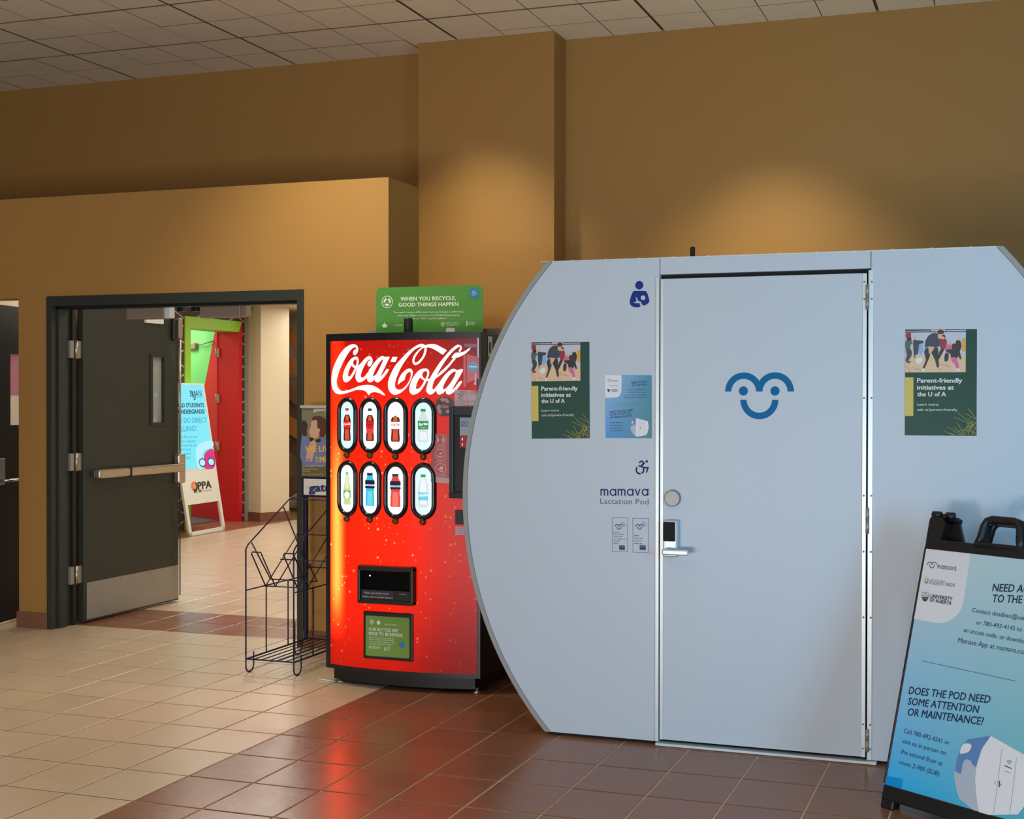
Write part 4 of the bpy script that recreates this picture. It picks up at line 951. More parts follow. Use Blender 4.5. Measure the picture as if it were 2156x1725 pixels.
# ------------------------------------------------------------------ newspaper rack
WIRE = mat('dark_blue_wire', (34, 32, 66), 0.4, metal=0.3)
rk = thing('newspaper_rack', 'dark blue wire newspaper rack on the floor left of the vending machine', 'rack', (-0.72, 2.1, 0))
XA, XB = -0.870, -0.571
R1 = 0.0042
YE = 2.47
def hoop(x, y0, sgn):
    pts = [(x, y0, 0.20)]
    for k in range(13):
        a = math.pi*(1+k/12.0); pts.append((x, y0+sgn*(0.034+0.034*math.cos(a)), 0.038+0.034*math.sin(a)))
    pts.append((x, y0+sgn*0.068, 0.105)); return pts
for x in (XA, XB):
    side = [(x, 1.849, 0.10), (x, 1.849, 0.675), (x, 1.87, 0.70), (x, 2.245, 0.915), (x, 2.27, 0.922), (x, YE-0.04, 0.922), (x, YE-0.04, 0.10)]
    MB().tube(side, R1, WIRE).build('side_frame', rk)
    MB().tube(hoop(x, 1.849, 1), R1, WIRE).build('foot', rk)
    MB().tube(hoop(x, 2.30, 1), R1, WIRE).build('foot', rk)
    sr = MB()
    sr.tube([(x, 1.849, 0.452), (x, YE-0.04, 0.452)], R1*.9, WIRE); sr.tube([(x, 1.849, 0.078), (x, YE-0.04, 0.078)], R1*1.3, WIRE)
    for y in (2.03, 2.235): sr.tube([(x, y, 0.078), (x, y, 0.452)], R1*.85, WIRE)
    sr.build('side_rails', rk)
ln = MB()
for k in range(7):
    x = XA+(XB-XA)*k/6; ln.tube([(x, 1.849, 0.080), (x, YE-0.04, 0.080)], 0.0032, WIRE, 6)
for y in (1.852, YE-0.045): ln.tube([(XA, y, 0.078), (XB, y, 0.078)], R1, WIRE)
ln.build('bottom_shelf', rk)
def vpocket(y0, z0):
    """two leaning wire loops meeting in a V"""
    p = MB()
    for (xa, xb) in ((XA+0.012, XA+0.075), (XB-0.085, XB-0.02)):
        p.tube([(xa, y0+0.125, z0), (xa, y0, z0+0.195), (xa+.004, y0, z0+0.205), (xb-.004, y0, z0+0.205), (xb, y0, z0+0.195), (xb, y0+0.125, z0)], R1*.85, WIRE, 6)
        for x in (xa, xb): p.tube([(x, y0+0.125, z0), (x, y0+0.43, z0+0.255)], R1*.85, WIRE, 6)
    for dy, dz in ((0.125, 0), (0.28, 0.128), (0.43, 0.255)): p.tube([(XA, y0+dy, z0+dz), (XB, y0+dy, z0+dz)], R1*.85, WIRE, 6)
    return p.build('pocket', rk)
vpocket(1.882, 0.452)
sp = MB()
for x in (XA, XB): sp.tube([(x, 1.90, 0.705), (x, 2.07, 0.48)], R1*.85, WIRE, 6); sp.tube([(x, 2.19, 0.875), (x, 2.43, 0.50)], R1*.85, WIRE, 6)
for y, z in ((2.07, 0.48), (2.43, 0.50), (2.25, 0.915)): sp.tube([(XA, y, z), (XB, y, z)], R1*.85, WIRE, 6)
sp.build('divider_wires', rk)
YPn = 2.40; FP = Fr((0, YPn, 0))
for x in (XA-0.006, XB+0.03): MB().bbox((x, YPn, 0.078), (x+0.016, YPn+0.016, 1.45), WIRE, 0.002).build('back_post', rk)
a = FP.px(641, 1008); b = FP.px(641, 1042); XP1 = a[0]+0.335
hd = MB().box((a[0]-0.012, YPn-0.006, b[1]-0.012), (XP1+0.012, YPn-0.001, a[1]+0.012), WIRE); hd.box((a[0], YPn-0.008, b[1]), (XP1, YPn-0.006, a[1]), mat('card_white', (214, 212, 208), 0.5))
head = hd.build('header_card', rk, 'white card with dark blue lettering')
t = MB(); text(t, FP, 'gateway', (653, 1035.5), (686, 1034), (653, 1019), 0.0095, NAVY, 0.045, ref='gat')
text(t, FP, 'THE', (648, 1027), (651.5, 1027), (648, 1025), 0.0095, NAVY, 0); t.build('lettering', head)
pt0 = FP.px(637, 855); pt1 = FP.px(638, 1003); xl = FP.px(637.5, 900)[0]
po = MB().box((xl, YPn-0.010, pt1[1]), (xl+0.345, YPn-0.006, pt0[1]), mat('poster_sage', (122, 118, 92), 0.5)); po.box((xl-0.008, YPn-0.016, pt0[1]-0.012), (xl+0.353, YPn-0.002, pt0[1]+0.004), mat('clip_grey', (176, 172, 164), 0.4))
post = po.build('film_poster', rk, 'poster of two people embracing')
t = MB(); G3 = lambda *l: [FP.px(620+x/7.84, 840+y/7.84) for x, y in l]
HAIR = mat('print_hair', (84, 44, 34), 0.6); SKIN = mat('print_skin', (202, 158, 134), 0.6); BLU = mat('print_blue', (112, 118, 168), 0.6); GOLD = mat('print_gold', (226, 186, 64), 0.6); OLV = mat('print_olive', (104, 92, 54), 0.6); HAIR2 = mat('print_hair_dark', (58, 36, 40), 0.6)
t.flat([G3((150, 1080), (560, 1080), (560, 1275), (150, 1275))], 0.0105, OLV, FP)
t.flat([smooth(G3((145, 600), (230, 640), (300, 700), (380, 690), (470, 640), (560, 700), (620, 760), (620, 1080), (150, 1080)), 3)], 0.011, BLU, FP)
t.flat([smooth(G3((145, 370), (200, 370), (235, 440), (215, 520), (225, 600), (165, 610), (145, 560)), 3)], 0.0115, HAIR2, FP)
t.flat([smooth(G3((300, 370), (400, 340), (440, 420), (430, 560), (400, 640), (330, 660), (270, 600), (265, 520), (290, 450)), 3)], 0.0115, SKIN, FP)
t.flat([smooth(G3((320, 300), (400, 280), (500, 310), (560, 400), (550, 540), (470, 640), (430, 570), (450, 500), (400, 480), (395, 400), (380, 345), (320, 360)), 3)], 0.012, HAIR, FP)
t.flat([smooth(G3((300, 690), (360, 700), (380, 760), (330, 940), (300, 1040), (220, 1030), (230, 860)), 3)], 0.012, SKIN, FP)
t.flat([smooth(G3((265, 650), (330, 640), (320, 690), (280, 700)), 3)], 0.0122, INK, FP); t.flat([smooth(G3((370, 680), (450, 660), (440, 710), (390, 715)), 3)], 0.0122, INK, FP)
text(t, FP, 'WE LIVE', (646, 952), (684, 951), (646, 940), 0.0125, GOLD, 0.03, ref='WE LI'); text(t, FP, 'IN', (650, 975), (656, 975), (650, 965), 0.0125, BLU, 0.03); text(t, FP, 'TIME', (666, 973.5), (684.5, 973), (666, 962.5), 0.0125, GOLD, 0.03, ref='TIM')
text(t, FP, 'gateway', (663, 866.5), (684, 866), (663, 859), 0.0125, mat('card_white', (214, 212, 208)), 0.02, ref='gatew')
for y_, s in ((983, 'AWARD NIGHT SCREENING'), (989, 'Moments Theatre'), (994, 'NOV 4TH'), (1000, 'Free with membership')): text(t, FP, s, (640, y_), (640+len(s)*2.2, y_), (640, y_-3), 0.0125, mat('print_pale', (196, 188, 150), 0.6), 0.0)
t.build('print', post)

# ------------------------------------------------------------------ lactation pod
YF = 1.243
PODW = mat('pod_laminate', (190, 199, 211), 0.42, var=0.01, scale=2); RIMG = mat('pod_rim', (150, 150, 148), 0.4)
ALB = mat('pod_aluminium', (206, 214, 218), 0.35, metal=0.35)
pod = thing('privacy_pod', 'large white rounded nursing pod with a closed door filling the right side', 'pod', (2.107, 2.3, 0))
ZB, ZT, RC, ZC, XCE = 0.014, 2.103, 1.55, 1.055, 2.107
def arcx(z, off=0.0, side=-1):
    r = RC-off; dx = math.sqrt(max(0, r*r-(z-ZC)**2)); c = 2.276
    x = c-dx
    return x if side < 0 else 2*XCE-x
def arc_pts(z0, z1, off, side, n=40): return [(arcx(z0+(z1-z0)*k/n, off, side), z0+(z1-z0)*k/n) for k in range(n+1)]
FPD = Fr((0, YF, 0))
lp = arc_pts(ZB, ZT, 0.0, -1); rp = arc_pts(ZB, ZT, 0.0, 1)
outer = lp + rp[::-1]
# shell: side walls, roof and back as one skin
m = MB(); loop = outer; n_ = len(loop); vs = [(p[0], YF+0.03, p[1]) for p in loop]+[(p[0], 3.40, p[1]) for p in loop]
m.add(vs, [(k, (k+1) % n_, (k+1) % n_+n_, k+n_) for k in range(n_)]+[tuple(range(n_, 2*n_))], PODW); m.build('shell', pod)
for sd, nm in ((-1, lp), (1, rp)):
    inn = arc_pts(ZB, ZT, 0.020, sd)
    loop = nm+inn[::-1]
    MB().prism(loop, -0.03, 0.004, RIMG, FPD).build('edge_trim', pod, 'grey curved edge trim')
XD0, XD1, ZD = FPD.px(1389, 1000)[0], FPD.px(1826, 1000)[0], FPD.px(1600, 580)[1]
XL0 = XD0-0.002; XR0 = FPD.px(1833, 1000)[0]
MB().prism(arc_pts(ZB, ZT-0.004, 0.021, -1)[::-1]+[(XL0, ZB), (XL0, ZT-0.004)][0:2], -0.028, 0.0, PODW, FPD).build('left_panel', pod)
MB().prism([(XR0, ZT-0.004), (XR0, ZB)]+arc_pts(ZB, ZT-0.004, 0.021, 1), -0.028, 0.0, PODW, FPD).build('right_panel', pod)
MB().box((XL0+0.003, YF, ZD+0.016), (XR0-0.003, YF+0.028, ZT-0.004), PODW).build('header_panel', pod)
MB().box((XL0, YF+0.03, ZB), (XR0, YF+0.06, ZT), DARK).build('door_recess', pod)
MB().box((XL0-0.55, YF-0.003, ZT-0.004), (XR0+0.50, YF+0.03, ZT+0.001), ALB).build('top_strip', pod)
m = MB()
for k in range(12):
    m.lathe([(0.006, 0.0), (0.006, 0.003), (0.002, 0.0045)], (1.25+k*0.155, YF+0.012, ZT+0.001), WHITE, 10)
m.build('top_screws', pod, kind='stuff')
# sills
MB().bbox((XD0-0.012, YF-0.022, 0.001), (XR0+0.03, YF+0.02, 0.012), ALB, 0.002).build('threshold', pod, 'metal threshold strip')
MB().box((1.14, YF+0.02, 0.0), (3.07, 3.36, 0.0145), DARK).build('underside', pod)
# frame strips
def vstrip(xa, xb, y0, y1, w0, w1, m_, nm, lab=None):
    a, b = FPD.px(xa, 1000), FPD.px(xb, 1000)
    MB().bbox((a[0], y0, w0), (b[0], y1, w1), m_, 0.0015, FPD).build(nm, pod, lab)
vstrip(1380.6, 1388.2, ZB, ZD+0.005, -0.002, 0.006, ALB, 'jamb_strip')
vstrip(1827.2, 1837.5, ZB, ZD+0.008, -0.002, 0.005, ALB, 'hinge_strip')
# door
door = MB().bbox((XD0+0.003, 0.024, -0.024), (XD1-0.009, ZD-0.003, 0.002), PODW, 0.002, FPD).build('door', pod, 'flat white door')
a, b = FPD.px(1390.3, 1000), FPD.px(1397.5, 1000)
MB().bbox((a[0], 0.024, 0.001), (b[0], ZD-0.004, 0.005), ALB, 0.0015, FPD).build('lock_edge', door)
a, b = FPD.px(1815, 1000), FPD.px(1824, 1000)
MB().bbox((a[0], 0.024, 0.001), (b[0], ZD-0.004, 0.005), ALB, 0.0015, FPD).build('hinge_edge', door)
m = MB()
for z in (1.975, 1.905, 1.50, 1.1, 0.87, 0.6, 0.16, 0.06):
    for px_ in (1819, 1834.5):
        u = FPD.px(px_, 1000)[0]; m.lathe([(0.0045, 0.0), (0.004, 0.0015), (0.001, 0.002)], (u, YF-0.005, z), CLOSER, 8, 'y')
m.build('strip_screws', door, kind='stuff')
for y_a, y_b in ((600, 652), (1070, 1123), (1536, 1582)):
    a, b = FPD.px(1827, y_b), FPD.px(1827, y_a); xh = a[0]-0.001
    h = MB().tube([(xh, YF-0.008, a[1]), (xh, YF-0.008, (a[1]+b[1])/2-0.001)], 0.0075, SSTEEL, 12); h.tube([(xh, YF-0.008, (a[1]+b[1])/2+0.001), (xh, YF-0.008, b[1])], 0.0075, SSTEEL, 12)
    h.tube([(xh, YF-0.008, a[1]-0.003), (xh, YF-0.008, b[1]+0.003)], 0.004, CLOSER, 8)
    h.build('hinge', pod)
# deadbolt
q = FPD.px(1417, 1049)
m = MB().lathe([(0.036, 0.0), (0.036, 0.012), (0.033, 0.017), (0.030, 0.0175)], (q[0], YF-0.002, q[1]), mat('lock_metal', (150, 150, 152), 0.45, metal=0.5), 36, 'y', False)
bolt = m.build('indicator_lock', door, 'round brushed metal indicator lock')
m = MB(); m.ring(q[0], q[1]-0.012, 0.024, 0.016, 0.0185, mat('lock_window', (84, 84, 88), 0.5), FPD, 50, 130, 12); m.disc(q[0]-.001, q[1]-.008, 0.0015, 0.0205, WHITE, FPD); m.build('indicator_window', bolt)
# keypad lock and lever
l0, l1 = FPD.px(1400.5, 1171), FPD.px(1431, 1095)
lock = MB().bbox((l0[0], l0[1], 0.0), (l1[0], l1[1], 0.038), ALB, 0.007, FPD).build('keypad_lock', door, 'silver lock with a black keypad')
MB().flat([rrect(FPD.px(1400.8, 0+1138)[0]+.001, FPD.px(1400, 1137.5)[1], FPD.px(1427, 1100)[0], FPD.px(1427, 1098)[1], 0.005)], 0.0388, GLOSSB, FPD).build('keypad', lock)
lv0, lv1 = FPD.px(1409, 1158), FPD.px(1459, 1160)
m = MB().lathe([(0.015, 0.0), (0.015, 0.028), (0.012, 0.030)], (lv0[0]+0.006, YF-0.036, lv0[1]), ALB, 20, 'y')
m.bbox((lv0[0]-0.012, lv0[1]-0.014, 0.060), (lv1[0], lv0[1]+0.012, 0.076), ALB, 0.0065, FPD)
m.build('lever_handle', lock)
# antenna
FA = Fr((0, 1.55, 0)); q = FA.px(1458.3, 520)
MB().lathe([(0.011, 0.0), (0.011, q[1]-ZT-0.004), (0.009, q[1]-ZT)], (q[0], 1.55, ZT), BLACK, 14).build('antenna', pod, 'short black antenna stub')
# door face emblem
TEAL = mat('teal_vinyl', (0, 104, 158), 0.6, spec=0.2); BLUEV = mat('blue_vinyl', (24, 50, 132), 0.6, spec=0.2)
e = MB(); k_ = 1/3.75
def D(a, b): return FPD.px(1380+a*k_, 500+b*k_)
sc = (D(945, 1217)[0]-D(698, 1217)[0])/247.0
for cx_ in (698, 945):
    q = D(cx_, 1217); e.ring(q[0], q[1], 148*sc, 98*sc, 0.0032+(cx_ > 800)*0.0001, TEAL, FPD, 0, 180)
q = D(821, 1283); e.ring(q[0], q[1], 150*sc, 100*sc, 0.0032, TEAL, FPD, 180, 360)
for cx_ in (696, 945): q = D(cx_, 1213); e.disc(q[0], q[1], 36*sc, 0.0032, TEAL, FPD, 32)
e.build('smile_emblem', door, 'teal smiling face emblem')
# vinyl symbols on the left panel
e = MB(); G2 = lambda a, b: FPD.px(960+a/3.75, 500+b/3.75)
q = G2(1448, 378); sc2 = sc*1.0
e.disc(q[0], q[1], 34*sc, 0.0010, BLUEV, FPD, 28)
e.flat([smooth([G2(*p) for p in ((1400, 428), (1415, 423), (1488, 423), (1505, 432), (1518, 462), (1527, 500), (1516, 522), (1490, 537), (1472, 532), (1462, 516), (1450, 526), (1458, 540), (1448, 550), (1425, 553), (1395, 546), (1376, 528), (1373, 500), (1384, 460))], 3)], 0.0010, BLUEV, FPD)
q = G2(1478, 477); e.disc(q[0], q[1], 19*sc, 0.0016, PODW, FPD, 24)
e.flat([smooth([G2(*p) for p in ((1420, 473), (1432, 480), (1440, 500), (1466, 512), (1440, 520), (1404, 514), (1426, 504))], 3)], 0.0016, PODW, FPD)
e.build('nursing_symbol', pod, 'blue symbol of a parent cradling a child')
e = MB(); G5 = lambda a, b: FPD.px(1220+a/5.75, 940+b/5.75); sc5 = sc*3.75/5.75
NV = mat('navy_vinyl', (30, 42, 100), 0.6, spec=0.2); GRV = mat('slate_vinyl', (78, 88, 116), 0.45)
q = G5(815, 183); e.disc(q[0], q[1], 15*sc5, 0.001, NV, FPD)
q = G5(733, 285); e.ring(q[0], q[1], 57*sc5, 38*sc5, 0.001, NV, FPD, 138, 282); e.ring(q[0], q[1], 57*sc5, 38*sc5, 0.001, NV, FPD, 300, 385)
for pl, wd in ((((727, 196), (752, 178), (784, 200)), 17), (((782, 203), (752, 236)), 24), (((722, 236), (776, 256)), 17), (((776, 258), (832, 260), (812, 313)), 17)):
    e.stroke([G5(*p) for p in pl], wd*sc5, 0.0011, NV, FPD)
e.build('wheelchair_symbol', pod, 'navy accessibility symbol')
def logo_word(mb, F, f, x0, x1, yb, yt, wd, w, m):
    """rounded lower-case word built from strokes: m a m a v a; f maps (x, y) to the frame"""
    H = yb-yt; Wd = x1-x0; wid = {'m': 1.18, 'a': 1.0, 'v': 0.82}; gap = 0.20; tot = sum(wid[c] for c in 'mamava')+gap*5; s = Wd/tot; x = x0
    def st(pl): mb.stroke([f(*p) for p in pl], wd, w, m, F)
    for c in 'mamava':
        W_ = wid[c]*s; i = H*0.08
        if c == 'm':
            st([(x+i, yb-i), (x+i, yt+i)]); h = (W_-2*i)/4
            for q in (0, 1):
                cx = x+i+h+q*2*h; st([(cx-h*math.cos(math.pi*k/8), yt+i+H*.30-H*.30*math.sin(math.pi*k/8)) for k in range(9)]+[(cx+h, yb-i)])
        elif c == 'a':
            r = (W_-2*i)/2; cx = x+i+r; st([(cx+r*math.cos(2*math.pi*k/20), (yb+yt)/2+(H/2-i)*math.sin(2*math.pi*k/20)) for k in range(21)]); st([(x+W_-i, yb-i), (x+W_-i, yt+i)])
        else: st([(x+i, yt+i), (x+W_/2, yb-i), (x+W_-i, yt+i)])
        x += W_+gap*s
e = MB(); logo_word(e, FPD, G5, 255, 835, 600, 514, 15*sc5, 0.001, NV)
q = G5(843, 521); e.ring(q[0], q[1], 8*sc5, 6*sc5, 0.001, NV, FPD)
e.build('name_lettering', pod, 'navy name lettering'); e = MB(); text(e, FPD, 'Lactation Pod', G5(252, 694), G5(838, 704), G5(252, 630), 0.001, GRV, 0.0, px=False)
e.build('subtitle_lettering', pod, 'thin grey lettering below the name')
def mini_face(mb, F, f, cx, cy, r, w, m, wd):
    """small emblem: two arches, two eyes, a smile"""
    for sx in (-1, 1): mb.stroke([f(cx+sx*r*.52+r*.52*math.cos(math.pi*k/8), cy-r*.52*math.sin(math.pi*k/8)*1.0) for k in range(9)], wd, w, m, F)
    mb.stroke([f(cx+r*.52*math.cos(math.pi*k/8), cy+r*.25+r*.55*math.sin(math.pi*k/8)) for k in range(9)], wd, w, m, F)
    for sx in (-1, 1): mb.stroke([f(cx+sx*r*.5, cy+r*.02), f(cx+sx*r*.5, cy+r*.03)], wd*1.1, w, m, F)
for x0, x1, y0, y1, lines, nm in ((397, 586, 863, 1278, (('Bonjour!', 1046), ('Déverrouillez', 1073), ('cette cabine', 1100), ("avec l'application", 1128), ('Gratuite', 1153), ('mamava', 1182)), 'left'),
                              (646, 839, 872, 1286, (('Hello!', 1087), ('Unlock with', 1120), ('the (free)', 1150), ('mamava app', 1182)), 'right')):
    e = MB(); c4 = [G5(x0, y0), G5(x1, y0+4), G5(x1-2, y1), G5(x0+2, y1-4)]
    e.stroke(c4, 4.5*sc5, 0.001, GRV, FPD, True)
    cx_ = (x0+x1)/2-14; mini_face(e, FPD, G5, cx_+2, 968, 46, 0.001, NV, 8*sc5)
    for r_ in (22, 38, 54): e.stroke([G5(cx_+26+r_*math.cos(math.radians(a_)), 966-r_*math.sin(math.radians(a_))) for a_ in range(0, 91, 15)], 3.5*sc5, 0.001, GRV, FPD)
    for s, y_ in lines: text(e, FPD, s, G5(x0+18, y_), G5(x0+18+len(s)*9.4 if len(s) < 16 else x1-8, y_+2), G5(x0+18, y_-(16 if len(s) < 16 else 13)), 0.001, GRV, 0.02 if 'mamava' in s or s == 'Hello!' else 0.0, px=False)
    for yy in (1213, 1242): e.flat([rrect(*G5(x0+84, yy+12), *G5(x1-36, yy-12), 0.001)], 0.001, NV, FPD); text(e, FPD, 'App Store' if yy < 1220 else 'Play Store', G5(x0+92, yy+5), G5(x1-42, yy+5), G5(x0+92, yy-5), 0.0015, PODW, 0.0, px=False)
    e.build('instruction_label', pod, 'outlined app instruction label, %s one of two' % nm)

# posters on the pod
PGRN = mat('poster_green', (20, 70, 58), 0.42, spec=0.3); PYEL = mat('poster_yellow', (206, 182, 84), 0.4); PWH = mat('poster_white', (222, 226, 222), 0.4)
PWALL, PFLR = mat('photo_wall', (192, 194, 208), 0.4), mat('photo_floor', (222, 186, 150), 0.4)
PBK, PNV, PRD, PPK, PPL, PSK, PBL, PGR, POR = [mat('photo_%s' % n, c, 0.4) for n, c in (('black', (26, 26, 32)), ('slate', (44, 58, 72)), ('red', (150, 28, 48)), ('pink', (220, 96, 150)), ('mauve', (180, 110, 160)), ('skin', (222, 170, 144)), ('blue', (140, 170, 210)), ('green', (70, 92, 86)), ('orange', (222, 160, 60)))]
PHAIR = mat('photo_hair', (52, 24, 28), 0.4)
def poster(c4, label, group):
    (ax, ay), (bx, by), (cx, cy), (dx, dy) = [FPD.px(*p) for p in c4]
    # own frame so the sheet lies on the pod: corners in order tl, tr, br, bl
    def f(a, b):
        s, t_ = (a-128)/807.0, (b-205)/1350.0
        return ((ax*(1-s)+bx*s)*(1-t_)+(dx*(1-s)+cx*s)*t_, (ay*(1-s)+by*s)*(1-t_)+(dy*(1-s)+cy*s)*t_)
    th_ = thing('poster', label, 'poster', ((dx+cx)/2, YF-0.001, dy), group)
    # gently curled sheet
    m = MB(); nx, ny = 8, 12; vs = []
    for j in range(ny+1):
        for i in range(nx+1):
            u, v = f(128+807*i/nx, 205+1350*j/ny); curl = 0.0010+0.0012*(i/nx)**3*(j/ny)**3
            vs.append(FPD.P(u, v, curl))
    m.add(vs, [(j*(nx+1)+i, j*(nx+1)+i+1, (j+1)*(nx+1)+i+1, (j+1)*(nx+1)+i) for j in range(ny) for i in range(nx)], PGRN, True)
    vb = [FPD.P(*f(128+807*i/nx, 205+1350*j/ny), 0.0008) for j in (0, ny) for i in (0, nx)]
    m.build('sheet', th_)
    w_ = 0.0026
    Q = lambda *l: [f(*p) for p in l]
    p = MB()
    p.flat([Q((128, 225), (812, 215), (812, 560), (128, 560))], w_, PWALL, FPD); p.flat([Q((128, 560), (200, 530), (812, 540), (812, 750), (128, 752))], w_+.0001, PFLR, FPD)
    p.flat([Q((128, 232), (812, 228), (812, 240), (128, 246))], w_+.0002, PNV, FPD); p.flat([Q((408, 205), (592, 205), (592, 236), (408, 236))], w_+.0003, PRD, FPD); p.flat([Q((420, 210), (580, 210), (580, 230), (420, 230))], w_+.0004, PWALL, FPD)
    p.flat([Q((768, 320), (812, 322), (812, 485), (766, 485))], w_+.0002, POR, FPD)
    p.flat([Q((128, 752), (812, 750), (812, 762), (128, 764))], w_+.0001, PGRN, FPD)
    def fig(mt, *l, z=3): p.flat([smooth(Q(*l), 2)], w_+z*.0001, mt, FPD)
    fig(PRD, (140, 250), (175, 232), (195, 255), (190, 310), (150, 320), (132, 290)); fig(PHAIR, (150, 320), (190, 300), (200, 345), (150, 350), z=4)
    fig(PGR, (132, 350), (190, 345), (215, 380), (190, 400), (185, 460), (135, 465)); fig(PNV, (135, 465), (195, 460), (205, 530), (165, 600), (130, 600), (150, 530)); fig(PRD, (135, 600), (200, 612), (160, 640), z=4)
    fig(PSK, (225, 290), (250, 290), (250, 330), (228, 335), z=4); fig(PNV, (222, 340), (275, 345), (335, 350), (330, 385), (290, 400), (275, 520), (250, 525), (235, 580), (228, 520), (220, 430))
    fig(PBL, (285, 400), (325, 395), (340, 450), (320, 520), (290, 520)); fig(PWH, (250, 590), (300, 560), (330, 590), (300, 640), (262, 640), z=4)
    fig(PNV, (400, 280), (470, 250), (520, 290), (525, 400), (500, 430), (470, 440), (400, 420), (355, 440), (360, 350), z=5); fig(PHAIR, (490, 240), (520, 212), (565, 225), (560, 262), (520, 275), z=6); fig(PSK, (500, 275), (545, 265), (545, 310), (505, 325), z=6)
    fig(PBK, (360, 450), (400, 440), (415, 520), (390, 600), (350, 700), (330, 690), (365, 590), (345, 500), z=5); fig(PBK, (425, 460), (500, 440), (505, 560), (515, 690), (490, 690), (470, 600), (430, 510), z=5)
    fig(PSK, (400, 430), (460, 430), (440, 480), (405, 520), (395, 470), z=7); fig(PSK, (495, 690), (520, 690), (555, 730), (505, 740), z=6); fig(PWH, (325, 700), (350, 700), (345, 745), (325, 745), z=6)
    fig(PRD, (530, 330), (590, 325), (600, 400), (575, 460), (530, 450), (520, 380), z=4); fig(PHAIR, (540, 280), (575, 275), (582, 315), (550, 300), z=5); fig(PSK, (540, 300), (570, 300), (570, 330), (545, 330), z=5); fig(PBK, (530, 460), (570, 460), (540, 530), (510, 590), (505, 540), z=4)
    fig(PPK, (590, 410), (640, 400), (650, 460), (620, 520), (585, 510), z=4); fig(PSK, (615, 370), (645, 365), (645, 400), (620, 400), z=5); fig(PBK, (580, 515), (620, 515), (615, 600), (575, 610), z=4)
    fig(PHAIR, (660, 395), (700, 390), (715, 440), (695, 470), (655, 450), z=6); fig(PBK, (640, 460), (720, 455), (730, 500), (720, 570), (650, 565), (640, 520), (580, 470), (620, 462), z=5); fig(PPK, (650, 568), (710, 568), (740, 700), (715, 715), (690, 650), (660, 620), z=5); fig(PWH, (700, 710), (745, 700), (745, 722), (712, 735), z=6)
    fig(PBK, (705, 350), (750, 350), (765, 430), (745, 490), (765, 570), (745, 585), (720, 500), (700, 400), z=3); fig(PSK, (715, 320), (738, 320), (738, 345), (715, 345), z=4)
    for a, b in (((215, 690), (330, 735)), ((600, 660), (640, 690)), ((520, 640), (610, 680)), ((140, 660), (190, 750))): p.stroke(Q(a, b), 0.0012, w_+.0002, PRD, FPD)
    p.build('photograph', th_, 'photograph of families playing ball in a gym')
    p = MB(); w_ = 0.0030
    p.flat([Q((128, 815), (225, 815), (226, 1308), (128, 1308))], w_, PYEL, FPD)
    for s, a, b, y_, h, bd in (('Parent-friendly', 268, 773, 882, 56, .028), ('initiatives at', 268, 680, 970, 54, .028), ('the U of A', 270, 592, 1055, 54, .028), ('Learn more:', 268, 515, 1175, 33, .005), ('uab.ca/parent-friendly', 268, 722, 1242, 33, .005)):
        text(p, FPD, s, f(a, y_), f(b, y_), f(a, y_-h), w_, PWH, bd, px=False)
    random.seed(3)
    for a, b in (((570, 1495), (680, 1550)), ((610, 1440), (760, 1550)), ((690, 1320), (860, 1400)), ((730, 1265), (880, 1400)), ((840, 1210), (925, 1330)), ((680, 1445), (790, 1550)), ((720, 1390), (800, 1540)), ((800, 1270), (925, 1340)), ((850, 1330), (930, 1480)), ((760, 1550), (860, 1395)), ((790, 1550), (930, 1380)), ((820, 1440), (930, 1400)), ((840, 1550), (900, 1360)), ((720, 1500), (900, 1440)), ((880, 1550), (930, 1440)), ((800, 1480), (930, 1520)), ((640, 1520), (700, 1550)), ((830, 1400), (930, 1550))):
        p.stroke(Q(a, b), 0.0016, w_, mat('poster_grass', (170, 160, 60), 0.5), FPD)
    p.build('lettering', th_)
    return th_
poster(((1119, 721), (1241, 720), (1242, 923), (1120, 924)), 'dark green and white poster with gym photograph, left of the pod door', 'green event posters on the pod')
poster(((1906, 694), (2057, 693), (2056, 918), (1905, 917)), 'dark green poster with gym photograph, right of the pod door', 'green event posters on the pod')

def grad_mat(name, c00, c10, c01, c11, rough=0.35):
    """printed four corner colour blend across the sheet (x right, z up of its bounding box)"""
    m = bpy.data.materials.new(name); m.use_nodes = True; nt = m.node_tree; N = nt.nodes; L = nt.links
    b = N['Principled BSDF']; b.inputs['Roughness'].default_value = rough
    tc = N.new('ShaderNodeTexCoord'); sp = N.new('ShaderNodeSeparateXYZ'); L.new(tc.outputs['Generated'], sp.inputs[0])
    ms = []
    for a, c in ((c00, c10), (c01, c11)):
        x = N.new('ShaderNodeMixRGB'); x.inputs[1].default_value = lin(a); x.inputs[2].default_value = lin(c); L.new(sp.outputs['X'], x.inputs[0]); ms.append(x)
    y = N.new('ShaderNodeMixRGB'); L.new(sp.outputs['Z'], y.inputs[0]); L.new(ms[0].outputs[0], y.inputs[1]); L.new(ms[1].outputs[0], y.inputs[2])
    L.new(y.outputs[0], b.inputs['Base Color']); return m

def info_art(F, f, sc, w, base_px, th_, ink, small=True):
    pass
